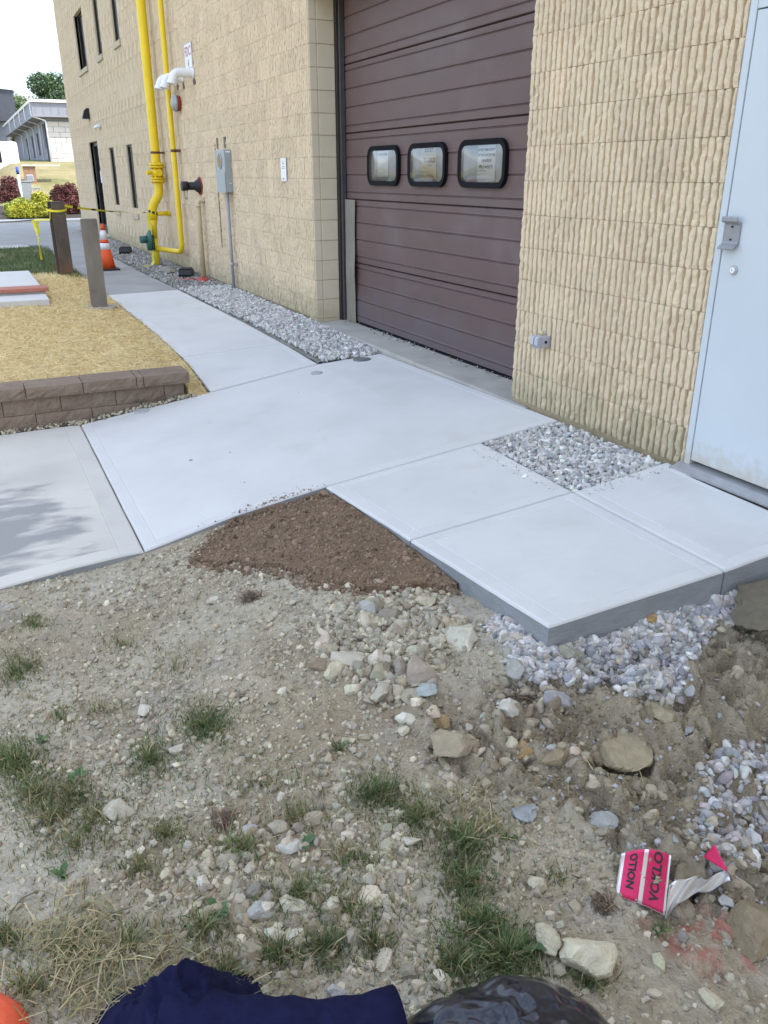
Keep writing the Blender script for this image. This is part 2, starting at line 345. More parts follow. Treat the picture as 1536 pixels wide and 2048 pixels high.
# ------------------------------------------------------------------ terrain heights
CTRL = np.array([(-3.4, 4.1, -.43), (-2.75, 4.05, -.50), (-2.45, 4.0, -.44), (-2.15, 4.0, -.285), (-1.95, 4.1, -.25), (-2.3, 4.08, -.325), (-1.75, 4.05, -.215), (-1.68, 3.6, -.205), (-1.65, 3.2, -.20), (-1.62, 2.75, -.21),
 (-2.0, 3.2, -.25), (-2.3, 3.2, -.32), (-2.75, 3.4, -.44), (-3.5, 3.3, -.43), (-4.6, 3.5, -.44), (-6, 3.5, -.44), (-6, 0, -.3), (-5, 1.5, -.35), (-1.62, 2.3, -.225), (-1.5, 2.05, -.195), (-1.4, 2.2, -.185), (-1.2, 2.1, -.185), (-1.4, 1.85, -.25), (-.8, 2.05, -.17), (-.3, 2.05, -.16), (.3, 2, -.16),
 (-2.0, 2.5, -.27), (-2.4, 2.3, -.28), (-3, 2.3, -.35), (-4, 2.2, -.37), (-2.3, 1.7, -.26), (-2.6, 1.3, -.24), (-3.2, 1.2, -.27), (-2.0, 1.45, -.33), (-1.75, 1.7, -.34), (-1.5, 1.6, -.45), (-1.15, 1.6, -.56), (-.8, 1.4, -.64), (-.8, 1.1, -.68), (-.3, 1.5, -.40), (0, 1.0, -.5), (-1.2, 1.2, -.62),
 (-1.8, 1.15, -.40), (-2.3, .9, -.29), (-2.6, .6, -.24), (-3.3, .3, -.22), (-2, .4, -.33), (-1.4, .8, -.52), (-1, .3, -.47), (-3, -1, -.2), (-1, -1, -.35), (-5, -1, -.28), (-.5, -2.5, -.3), (-5, -3, -.28)])
def zt_base(x, y):
    x = np.asarray(x, float); y = np.asarray(y, float); num = 0; den = 1e-9
    for cx, cy, cz in CTRL:
        w = np.exp(-((x - cx) ** 2 + (y - cy) ** 2) / (2 * .33 ** 2)) + 1e-5 / ((x - cx) ** 2 + (y - cy) ** 2 + .05); num = num + w * cz; den = den + w
    return num / den
def zone_clay(x, y):                       # churned clay of the hole, right side
    e = fbm(x * 2.1, y * 2.1, 3, 40) * .6 - .30
    return sstep(-.13, .13, (x + 2.02 + .42 * (y - 1.4)) + e) * sstep(2.25, 1.9, y + e * .3)
def soilmask(x, y):
    p = project(np.stack([x, y, np.full_like(x, -.24)], -1)); e = (fbm(x * 5, y * 5, 3, 60) - .5)
    poly = [(385, 1085), (425, 1035), (500, 985), (580, 945), (660, 930), (800, 1040), (930, 1170), (880, 1182), (830, 1192), (740, 1190), (680, 1178), (600, 1140), (540, 1118), (470, 1092)]
    q = p.copy(); q[:, 0] += e * 60; q[:, 1] += (fbm(x * 5 + 9, y * 5, 3, 61) - .5) * 50; return inpoly(q, poly)
def zt(x, y):
    x = np.asarray(x, float); y = np.asarray(y, float)
    c = zone_clay(x, y); b = zt_base(x, y)
    f1 = fbm(x * 3.2, y * 3.2, 4, 1) - .5; f2 = fbm(x * 14, y * 14, 3, 8) - .5
    rid = 1 - np.abs(2 * fbm(x * 5.5, y * 5.5, 4, 21) - 1)
    lump = fbm(x * 9, y * 9, 3, 31); lump = np.abs(lump - .5)
    near = sstep(.03, .22, 4.16 - y); f3 = fbm(x * 37, y * 37, 2, 15) - .5; crk = np.abs(2 * fbm(x * 7 + 3, y * 7, 3, 33) - 1)
    return b + near * (f1 * .045 * (1 - c) + f2 * .024 + f3 * .012 + c * ((rid - .75) * .20 - lump * .30 + .03 - .05 * np.exp(-(crk / .05) ** 2)))
def pick(px, py):
    """the point of the dirt surface seen at a place of the photograph"""
    d = ray(px, py); t = (-.3 - CAM[2]) / d[2]
    for _ in range(12):
        p = CAM + d * t; z = float(zt(np.array([p[0]]), np.array([p[1]]))[0]); t = .5 * t + .5 * (z - CAM[2]) / d[2]
    return CAM + d * t

# ------------------------------------------------------------------ setting: far ground
def gz(x, y):
    x = np.asarray(x, float); y = np.asarray(y, float)
    z = -.72 + .50 * sstep(6.95, 7.3, y) + .10 * sstep(7.3, 12, y)
    z = z + .07 * sstep(14, 16, y)
    lawn = sstep(33.5, 37, y); z = z + .06 * lawn + 1.75 * sstep(36, 51, y) * sstep(-3.2, -.3, x) + 1.0 * sstep(48, 120, y) + 0.5 * sstep(36, 60, y)
    return z
def graded(a, b, fine0, fine1, nf, nc):
    l = fine0 - (fine0 - a) * (np.linspace(1, 0, nc, endpoint=False) ** 2.2); f = np.linspace(fine0, fine1, nf); r = fine1 + (b - fine1) * (np.linspace(0, 1, nc + 1)[1:] ** 2.2)
    return np.concatenate([l, f, r])
def grid_mesh(xs, ys, zf):
    X, Y = np.meshgrid(xs, ys); Z = zf(X, Y); V = np.stack([X, Y, Z], -1).reshape(-1, 3); nx = len(xs); ny = len(ys)
    i = np.arange(nx - 1)[None, :] + nx * np.arange(ny - 1)[:, None]
    return V, np.stack([i, i + 1, i + 1 + nx, i + nx], -1).reshape(-1, 4)
V, F = grid_mesh(graded(-900, 900, -14, 8, 60, 24), graded(-500, 1500, -6, 60, 170, 24), lambda x, y: gz(x, y) + (fbm(x * .6, y * .6, 3, 3) - .5) * .05 * sstep(33, 37, y))
tag(link('ground', mesh_np('ground', V, F, mat('dry_hill_grass', (.27, .23, .115), .97, .25, 1.6, .9, 30., .05, mottle=[((.15, .165, .06), .55, .46, .66, .75), ((.33, .285, .15), 2.5, .5, .7, .5)]), smooth=True)), kind='structure')

# dirt sheet in front of the slabs
xs = np.concatenate([np.linspace(-9, -4.7, 60), np.linspace(-4.68, .5, 390)]); ys = np.concatenate([np.linspace(-4, .15, 60), np.linspace(.17, 4.20, 330)])
V, F = grid_mesh(xs, ys, zt)
x, y = V[:, 0], V[:, 1]
n1 = fbm(x * 2.3, y * 2.3, 4, 70)[:, None]; n2 = fbm(x * 9, y * 9, 4, 80)[:, None]; c = zone_clay(x, y)[:, None]
dust = np.array([.47, .42, .325]); tan = np.array([.37, .305, .21]); clay = np.array([.24, .192, .13]); clay2 = np.array([.40, .335, .235])
n1 = np.clip((n1 - .5) * 2.2 + .45, 0, 1); col = (dust * (1 - n1) + tan * n1) * (.86 + .28 * n2)
col = col * (1 - c) + (clay * (1 - n2) + clay2 * n2) * c
wet = sstep(.52, .72, fbm(x * 1.7 + 5, y * 1.7, 3, 90))[:, None] * .6 * (1 - c); col = col * (1 - wet) + np.array([.29, .225, .145]) * wet
pc = pick(1410, 1880); dd = np.sqrt(((x - pc[0]) / .16) ** 2 + ((y - pc[1]) / .13) ** 2)
pm = (sstep(1.1, .3, dd + (fbm(x * 14, y * 14, 3, 91) - .5) * 1.4) * sstep(.42, .58, fbm(x * 32, y * 32, 3, 92)))[:, None] * .8
col = col * (1 - pm) + np.array([.40, .13, .10]) * pm
bl = .4 * sstep(.62, .72, fbm(x * 3.4 + 3, y * 3.4 + 8, 4, 95))[:, None] * (1 - c) * .5; col = col * (1 - bl) + np.array([.37, .385, .42]) * bl
tag(link('dirt_ground', mesh_np('dirt_ground', V, F, M_DIRT, col=col, smooth=True)), kind='structure')

# brown topsoil: a sheet laid over the dirt, rough and crumbly
xs = np.linspace(-2.9, -1.56, 150); ys = np.linspace(2.35, 4.158, 190)
V, F = grid_mesh(xs, ys, lambda x, y: zt_base(x, y) + .010 + (fbm(x * 26, y * 26, 4, 50) - .5) * .016 + (fbm(x * 5, y * 5, 2, 51) - .5) * .02)
ins = soilmask(V[:, 0].copy(), V[:, 1].copy()); V[:, 2] += np.where(ins, .010, -.05)
V[:, 0] = np.minimum(V[:, 0], np.interp(V[:, 1], [2.157, 3.19, 4.15], [-1.56, -1.61, -1.66]) - .006); V[:, 2] = np.where(V[:, 1] > 4.05, V[:, 2] - .012, V[:, 2])
keep = ins[F].sum(1) >= 1; F = F[keep]
used = np.unique(F); rm = -np.ones(len(V), int); rm[used] = np.arange(len(used))
tag(link('topsoil', mesh_np('topsoil', V[used], rm[F], M_SOIL, smooth=True)), kind='structure')

# ------------------------------------------------------------------ concrete slabs
def slab(name, P, lu, lv, mats, thick=.13, border=.075, nu=10, nv=10, parent=None, kind=True, wob=0.0):
    """P(u,v)->(x,y,z); tooled edge, trowelled border, broomed field"""
    def coords(l, n):
        e = [0, .004, .012, border - .004, border, border + .004] if border else [0, .004, .012]
        e = [q / l for q in e]; mid = list(np.linspace(e[-1], 1 - e[-1], n + 1))[1:-1]; return np.array(e + mid + [1 - q for q in e[::-1]])
    us = coords(lu, nu); vs = coords(lv, nv)
    def dip(t, l):
        d = np.minimum(t, 1 - t) * l; r = np.where(d < .002, -.012, np.where(d < .006, -.004, 0.))
        if border: r = np.where(np.abs(d - border) < .001, -.0022, r)
        return r
    Vt = []
    for i, u in enumerate(us):
        for j, v in enumerate(vs):
            p = list(P(u, v)); ew = mnoise.noise(Vector((p[0] * 3, p[1] * 3, 2))) * .003 + mnoise.noise(Vector((p[0] * 11, p[1] * 11, 5))) * .0015; p[0] += ew; p[1] += ew * .7; p[2] += ew * .4; p[2] += float(min(dip(u, lu), dip(v, lv))); Vt.append(p)
    nU, nV = len(us), len(vs); F = []; mi = []
    for i in range(nU - 1):
        for j in range(nV - 1):
            F.append((i * nV + j, (i + 1) * nV + j, (i + 1) * nV + j + 1, i * nV + j + 1))
            um = (us[i] + us[i + 1]) / 2; vm = (vs[j] + vs[j + 1]) / 2
            inner = border == 0 or (min(um, 1 - um) * lu > border and min(vm, 1 - vm) * lv > border); mi.append(0 if inner else 1)
    ring = [i * nV for i in range(nU)] + [(nU - 1) * nV + j for j in range(1, nV)] + [i * nV + nV - 1 for i in range(nU - 2, -1, -1)] + [j for j in range(nV - 2, 0, -1)]
    o = len(Vt); Vt += [(Vt[k][0], Vt[k][1], Vt[k][2] - thick) for k in ring]; n = len(ring)
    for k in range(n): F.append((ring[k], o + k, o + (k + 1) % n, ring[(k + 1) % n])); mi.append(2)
    me = bpy.data.meshes.new(name); base = wloc(parent) if parent else Vector((0, 0, 0))
    me.from_pydata([tuple(Vector(v) - base) for v in Vt], [], F)
    for m in mats: me.materials.append(m)
    me.polygons.foreach_set('material_index', mi); me.update()
    # orient faces outwards
    import bmesh; bm = bmesh.new(); bm.from_mesh(me); bmesh.ops.recalc_face_normals(bm, faces=bm.faces)
    top = max(bm.faces, key=lambda f: f.calc_center_median().z)
    if top.normal.z < 0: bmesh.ops.reverse_faces(bm, faces=bm.faces)
    bm.to_mesh(me); bm.free()
    ob = link(name, me, parent)
    if parent is None and kind: tag(ob, kind='structure')
    return ob
def bil(a, b, c, d):
    a, b, c, d = map(np.array, (a, b, c, d))
    return lambda u, v: (a * (1 - u) * (1 - v) + b * u * (1 - v) + c * u * v + d * (1 - u) * v)
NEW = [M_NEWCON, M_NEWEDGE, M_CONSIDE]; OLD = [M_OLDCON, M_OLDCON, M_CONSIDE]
A_ = (-1.56, 2.157, -.112); B_ = (-.66, 2.157, -.072); C_ = (-1.61, 3.19, -.162); D_ = (-.648, 3.19, -.075); E_ = (-.012, 3.19, -.004)
F_ = (-1.66, 4.150, -.203); G_ = (-.61, 4.150, -.080); X_ = (-.012, 2.157, -.02)
sh = lambda p, dx=0, dy=0, dz=0: (p[0] + dx, p[1] + dy, p[2] + dz); g_ = .0045
land = thing('landing', (0, 0, 0), None, None); land['kind'] = 'structure'
slab('slab', bil(sh(A_), sh(B_, -g_), sh(D_, -g_, -g_), sh(C_, 0, -g_)), .9, 1.03, NEW, parent=land)
slab('slab', bil(sh(B_, g_), sh(X_), sh(E_, 0, -g_), sh(D_, g_, -g_)), .65, 1.03, NEW, parent=land)
slab('slab', bil(sh(C_, 0, g_), sh(D_, 0, g_), sh(G_, 0, -g_), sh(F_, 0, -g_)), 1.0, .96, NEW, parent=land)
slab('slab', bil((-1.50, 1.13, -.10), (-.66 - g_, 1.13, -.07), (-.66, 1.135, -.07), (-1.50, 1.135, -.10)), .8, .02, NEW, border=0, parent=land) if False else None
nx_, nz_ = [-2.71, -2.20, -1.66, -.61, 0], [-.403, -.285, -.203, -.080, -.014]
fx_, fz_ = [-2.71, -1.62, -.625, 0], [-.405, -.256, -.105, -.066]
def Pdrive(u, v):
    x = -2.71 + (2.71 - .012) * u; y = 4.160 + (6.84 - 4.160) * v
    return (x, y, np.interp(x, nx_, nz_) * (1 - v) + np.interp(x, fx_, fz_) * v)
slab('driveway', Pdrive, 2.7, 2.68, NEW, nu=28, nv=14, thick=.16)
def Pold(u, v):
    x = -13 + (13 - 2.715) * u; y = (3.97 + .19 * sstep(.86, 1.0, u)) * (1 - v) + 6.84 * v
    return (x, y, -.405 - .035 * sstep(-2.7, -4.5, x) - .03 * sstep(-4, -9, x))
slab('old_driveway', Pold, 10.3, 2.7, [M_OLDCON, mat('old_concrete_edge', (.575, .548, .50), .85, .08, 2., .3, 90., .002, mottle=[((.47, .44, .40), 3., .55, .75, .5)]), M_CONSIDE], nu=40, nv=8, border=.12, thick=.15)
walk = thing('walkway', (0, 0, 0), None, None); walk['kind'] = 'structure'
def wl(y): return np.interp(y, [6.85, 7.73, 11.75, 13.6, 20, 31], [-1.62, -1.65, -1.713, -1.73, -1.76, -1.8]), np.interp(y, [6.85, 7.3, 7.73, 9, 11.75, 14], [-.258, -.175, -.115, -.06, -.023, -.01])
def wr(y): return np.interp(y, [6.85, 11.75, 14, 31], [-.63, -.76, -.80, -.80]), np.interp(y, [6.85, 7.73, 9, 11.75], [-.107, -.07, -.04, -.005])
def Pwalk(y0, y1):
    def f(u, v):
        y = y0 + (y1 - y0) * v; (xa, za), (xb, zb) = wl(y), wr(y); return (xa + (xb - xa) * u, y, za + (zb - za) * u)
    return f
for y0, y1 in ((6.872, 7.726), (7.734, 9.72), (9.726, 11.747)): slab('slab', Pwalk(y0, y1), 1.0, y1 - y0, NEW, nu=6, nv=10, parent=walk)
OW = [M_WALKOLD, M_WALKOLD, M_CONSIDE]
for y0, y1 in ((11.753, 13.2), (13.21, 15.2), (15.21, 17.2), (17.21, 19.2), (19.21, 21.0)): slab('slab', Pwalk(y0, y1), 1.0, y1 - y0, OW, nu=6, nv=6, border=.05, parent=walk)
slab('side_path', bil((-9, 19.9, .0), (-2.05, 19.9, .0), (-2.05, 21.0, .0), (-9, 21.0, .0)), 7, 1.1, [M_CURB, M_CURB, M_CONSIDE], border=0)
slab('cross_drive', bil((-16, 21.02, -.01), (-.05, 21.02, -.01), (-.05, 31.4, -.01), (-16, 31.4, -.01)), 16, 10.4, [M_WALKOLD, M_WALKOLD, M_CONSIDE], border=0, nu=20)
slab('cross_drive_apron', bil((-.04, 28.3, -.012), (14, 28.3, -.012), (14, 31.4, -.012), (-.04, 31.4, -.012)), 14, 3, [M_WALKOLD, M_WALKOLD, M_CONSIDE], border=0)
slab('kerb', bil((-16, 31.42, .05), (14, 31.42, .05), (14, 32.1, .07), (-16, 32.1, .07)), 30, .7, [M_CURB, M_CURB, M_CURB], border=0, nu=20)
slab('door_sill', lambda u, v: (-.006 + .50 * u, 4.55 + 3.945 * v, -.026 + .02 * u), .5, 3.95, [M_SILL, M_SILL, M_SILL], nu=4, nv=16, border=0, thick=.15)
# beds under the loose stone
V, F = grid_mesh(np.linspace(-.72, -.004, 12), np.linspace(3.18, 4.16, 16), lambda x, y: -.05 + .115 * (x) - .02 + 0 * y)
tag(link('gravel_bed', mesh_np('gravel_bed', V, F, mat('bed', (.16, .16, .165), .95, .3, 20.), smooth=True)), kind='structure')
V, F = grid_mesh(np.linspace(-.86, -.002, 18), np.linspace(6.855, 28.2, 180), lambda x, y: np.interp(y, [6.85, 7.73, 9, 11.75], [-.095, -.065, -.045, -.03]) + .045 * (x + .86) * .6 - .012 + (fbm(x * 7, y * 7, 3, 5) - .5) * .03)
V[:, 0] = np.maximum(V[:, 0], np.interp(V[:, 1], [6.85, 11.75, 14], [-.628, -.757, -.797]))
tag(link('gravel_strip_bed', mesh_np('gravel_strip_bed', V, F, mat('strip_bed', (.20, .19, .17), .95, .35, 12., .8, 80., .01), smooth=True)), kind='structure')

# ------------------------------------------------------------------ loose stone generator
def ico(sub):
    import bmesh; bm = bmesh.new(); bmesh.ops.create_icosphere(bm, subdivisions=sub, radius=1); V = np.array([v.co[:] for v in bm.verts]); F = np.array([[v.index for v in f.verts] for f in bm.faces]); bm.free(); return V, F
def rockvar(sub, n, planes=9, squash=.75):
    D, F = ico(sub); out = []
    for k in range(n):
        N = RNG.normal(size=(planes, 3)); N /= np.linalg.norm(N, axis=1)[:, None]; h = RNG.uniform(.55, .95, planes)
        dots = D @ N.T; r = np.where(dots > .05, h[None] / np.maximum(dots, .05), 9).min(1); r = np.minimum(r, 1.25)
        V = D * r[:, None] * np.array([1.15, .95, squash]) * RNG.uniform(.88, 1.12, 3); out.append(V)
    return out, F
RV0 = rockvar(1, 12, 7); RV1 = rockvar(2, 10, 9); RV2 = rockvar(4, 10, 14)
def rot3(n):
    q = RNG.normal(size=(n, 4)); q /= np.linalg.norm(q, axis=1)[:, None]; w, x, y, z = q.T
    return np.stack([1 - 2 * (y * y + z * z), 2 * (x * y - z * w), 2 * (x * z + y * w), 2 * (x * y + z * w), 1 - 2 * (x * x + z * z), 2 * (y * z - x * w), 2 * (x * z - y * w), 2 * (y * z + x * w), 1 - 2 * (x * x + y * y)], 1).reshape(n, 3, 3)
def scatter(name, P, size, cols, var, parent=None, kind='stuff', label=None, smooth=False):
    n = len(P); vi = RNG.integers(0, len(var[0]), n); Rm = rot3(n); base = np.array(var[0])[vi]
    V = np.einsum('nij,nkj->nki', Rm, base) * size[:, None, None] + P[:, None, :]; k = base.shape[1]
    F = (var[1][None] + (np.arange(n) * k)[:, None, None]).reshape(-1, 3); C = np.repeat(cols, k, axis=0)
    o = link(name, mesh_np(name, V.reshape(-1, 3), F, M_STONE, col=C, smooth=smooth), parent); tag(o, label, None, None, kind); return o
def palette(n, cols, jit=.12, w=None):
    if cols is TANROCK: cols = [(a * .97, b * .93, c * .85) for a, b, c in cols]
    i = RNG.choice(len(cols), n, p=w); c = np.array(cols)[i]; return np.clip(c * (1 + RNG.normal(0, jit, (n, 1))) * (1 + RNG.normal(0, .02, (n, 3))), .02, .9)
WHITEGRAVEL = [(.60, .58, .55), (.54, .52, .50), (.42, .41, .40), (.68, .66, .62), (.34, .335, .33), (.56, .50, .46), (.48, .45, .41)]
BLUEGRAVEL = [(.50, .48, .47), (.40, .39, .39), (.57, .55, .53), (.31, .31, .32), (.48, .42, .39), (.62, .60, .56), (.40, .36, .30)]
TANROCK = [(.44, .40, .315), (.50, .46, .37), (.36, .31, .235), (.41, .38, .325), (.56, .52, .43), (.33, .30, .25)]
# white gravel by the steel door (3 layers deep)
def fill(n, x0, x1, y0, y1): return RNG.uniform(x0, x1, n), RNG.uniform(y0, y1, n)
n = 3200; x, y = fill(n, -.60, -.02, 3.20, 4.14); xe = np.interp(y, [3.19, 4.15], [-.632, -.592]); x = xe + (x + .60) / (.58) * (-.02 - xe)
z = -.028 + .11 * x + RNG.uniform(-.012, .012, n); P = np.stack([x, y, z], 1)
tag(scatter('gravel', P, RNG.gamma(7, .00150, n) + .0015, palette(n, WHITEGRAVEL, .12), RV1), 'white crushed gravel filling the square beside the steel door')
# grey-white gravel strip under the meter box
n = 8000; x, y = fill(n, 0, 1, 6.86, 11.9); xl = np.interp(y, [6.85, 11.9], [-.60, -.73]) + .02; x = xl + (-.02 - xl) * x
z = np.interp(y, [6.85, 7.73, 9, 11.75], [-.095, -.065, -.045, -.03]) + .027 * (x + .86) + .006 + RNG.uniform(-.008, .012, n); P = np.stack([x, y, z], 1)
tag(scatter('gravel', P, RNG.uniform(.012, .024, n), palette(n, WHITEGRAVEL, .12), RV0), 'grey white gravel strip between the walkway and the wall')
n = 5200; x, y = fill(n, 0, 1, 11.6, 26); xl = -.75; x = xl + (-.02 - xl) * x; z = -.03 + .027 * (x + .86) + RNG.uniform(-.008, .010, n); P = np.stack([x, y, z], 1)
tag(scatter('gravel', P, RNG.uniform(.010, .022, n), palette(n, [(.32, .30, .27), (.38, .37, .35), (.25, .23, .20), (.45, .44, .43)], .15), RV0), 'dull dirty gravel along the wall beneath the gas pipes')
# blue-white gravel spilling from under the slab corner and down in the hole
def dirt_scatter(n, box, poly=None, dens=None):
    x, y = fill(n, *box); z = zt(x, y); P = np.stack([x, y, z], 1); k = np.ones(n, bool)
    if poly is not None: q = project(P); q += RNG.normal(0, 9, q.shape); k &= np.any([inpoly(q, p) for p in poly], axis=0)
    if dens is not None: k &= RNG.uniform(0, 1, n) < dens(x, y)
    return P[k]
CORNER = [(895, 1150), (960, 1170), (1100, 1262), (1300, 1190), (1536, 1120), (1600, 1120), (1600, 1180), (1500, 1205), (1430, 1250), (1385, 1300), (1372, 1400), (1300, 1405), (1250, 1370), (1150, 1365), (1060, 1365), (1030, 1325), (1000, 1262), (930, 1225)]
HOLE = [(1400, 1560), (1440, 1500), (1536, 1490), (1590, 1500), (1590, 1690), (1500, 1730), (1430, 1740), (1375, 1660)]
P1 = dirt_scatter(40000, (-1.75, -.2, 1.15, 2.45), [CORNER]); P1[:, 2] += RNG.uniform(-.006, .016, len(P1))
P1 = P1[:6500]
tag(scatter('gravel', P1, RNG.gamma(6, .0018, len(P1)) + .003, palette(len(P1), BLUEGRAVEL, .10), RV1), 'bluish white gravel spilling out from under the slab corner')
P2 = dirt_scatter(7000, (-1.7, -.6, .6, 1.7), [HOLE])[:700]; P2[:, 2] += RNG.uniform(-.004, .010, len(P2))
tag(scatter('gravel', P2, RNG.gamma(6, .0017, len(P2)) + .003, palette(len(P2), BLUEGRAVEL, .10), RV1), 'patch of bluish white gravel down in the hole')
# pebbles and crumbs all over the dirt
def dens(x, y): return .34 + .66 * sstep(.40, .68, fbm(x * 2.6 + 4, y * 2.6, 4, 100)) ** 1
P = dirt_scatter(90000, (-4.9, .2, .1, 4.14), None, dens); P = P[~soilmask(P[:, 0].copy(), P[:, 1].copy())]
c = zone_clay(P[:, 0], P[:, 1]); n = len(P); sz = RNG.gamma(1.5, .0026, n) + .0018; sz = np.minimum(sz, .018)
cc = palette(n, TANROCK, .14) * (1 - c[:, None]) + palette(n, [(.25, .20, .13), (.31, .26, .18), (.22, .18, .12), (.40, .39, .38)], .15) * c[:, None]
P[:, 2] += sz * .25
tag(scatter('pebbles', P, sz, cc, RV0), 'loose pebbles and crumbs strewn over the bare dirt')
PILE = [(660, 1175), (760, 1185), (860, 1185), (930, 1260), (880, 1330), (840, 1400), (740, 1410), (690, 1370), (640, 1330), (650, 1240)]
BAND = [(390, 1640), (520, 1600), (820, 1640), (830, 1700), (850, 1830), (900, 2040), (400, 2040), (440, 1900), (330, 1800), (350, 1700)]
P = dirt_scatter(12000, (-2.6, -1.4, 1.4, 2.9), [PILE])[:1500]; P[:, 2] += RNG.uniform(-.006, .012, len(P))
tag(scatter('rubble', P, RNG.gamma(1.8, .0050, len(P)) + .004, palette(len(P), TANROCK, .12), RV1), 'heap of pale broken rubble beside the brown topsoil')
P = dirt_scatter(9000, (-3.7, -1.6, .3, 1.8), [BAND])[:1300]; P[:, 2] -= .001
tag(scatter('rubble', P, RNG.gamma(2.0, .0034, len(P)) + .0035, palette(len(P), TANROCK, .14), RV1), 'band of pale rounded rubble in the thin grass')
P = dirt_scatter(16000, (-2.2, -.2, .2, 2.1), None, lambda x, y: zone_clay(x, y) * sstep(.42, .6, fbm(x * 4, y * 4, 3, 170)))
pc_ = pick(1345, 1795); P = P[np.hypot(P[:, 0] - pc_[0], P[:, 1] - pc_[1]) > .20][:1900]; P[:, 2] -= .004
tag(scatter('clay_clods', P, np.minimum(RNG.gamma(1.6, .0070, len(P)) + .003, .024), palette(len(P), [(.31, .255, .175), (.37, .31, .215), (.26, .21, .14), (.42, .355, .26)], .14), RV1), 'crumbly clay clods over the side of the hole')
# crumbs of topsoil
x, y = fill(14000, -2.85, -1.57, 2.4, 4.13); k = soilmask(x.copy(), y.copy()) & (x < np.interp(y, [2.157, 3.19, 4.15], [-1.56, -1.61, -1.66]) - .012); x, y = x[k], y[k]; n = len(x)
z = zt_base(x, y) + .020 + (fbm(x * 26, y * 26, 4, 50) - .5) * .016 + (fbm(x * 5, y * 5, 2, 51) - .5) * .02
tag(scatter('soil_crumbs', np.stack([x, y, z], 1), RNG.gamma(1.6, .0022, n) + .0015, palette(n, [(.21, .14, .09), (.18, .12, .075), (.26, .18, .125)], .2), RV0), 'crumbs of dark brown topsoil')
x, y = fill(60000, -3.0, -1.57, 2.2, 4.10); a = soilmask(x.copy(), y.copy()); dx_ = np.zeros(len(x), bool)
for ox, oy in ((.06, 0), (-.06, 0), (0, .06), (0, -.06)): dx_ |= soilmask(x + ox, y + oy)
k = (~a) & dx_ & (x < np.interp(y, [2.157, 3.19, 4.15], [-1.56, -1.61, -1.66]) - .015); x, y = x[k][:1800], y[k][:1800]; n = len(x)
tag(scatter('soil_crumbs', np.stack([x, y, zt(x, y) + .003], 1), RNG.gamma(1.5, .0028, n) + .002, palette(n, [(.21, .14, .09), (.18, .12, .075), (.28, .21, .15)], .2), RV0), 'crumbs of topsoil spilled round the brown patch')
# stones along the retaining wall foot and on the door sill
x = RNG.uniform(-4.5, -1.75, 420); y = 6.86 + RNG.uniform(-.03, .06, 420) + .02 * RNG.normal(size=420); z = np.interp(x, [-4.5, -2.71, -1.62], [-.44, -.405, -.256]) + .008
tag(scatter('gravel', np.stack([x, y, z], 1), RNG.uniform(.006, .017, 420), palette(420, TANROCK, .14), RV1), 'small stones along the foot of the retaining wall')
x = RNG.uniform(.12, .36, 130); y = RNG.uniform(4.8, 8.4, 130); x = .345 - np.abs(RNG.normal(0, .05, 130)); z = -.02 + .04 * x + .006
tag(scatter('debris', np.stack([x, y, z], 1), RNG.uniform(.003, .011, 130), palette(130, [(.40, .37, .32), (.22, .19, .15), (.5, .48, .45)], .15), RV0), 'grit blown against the garage door bottom')

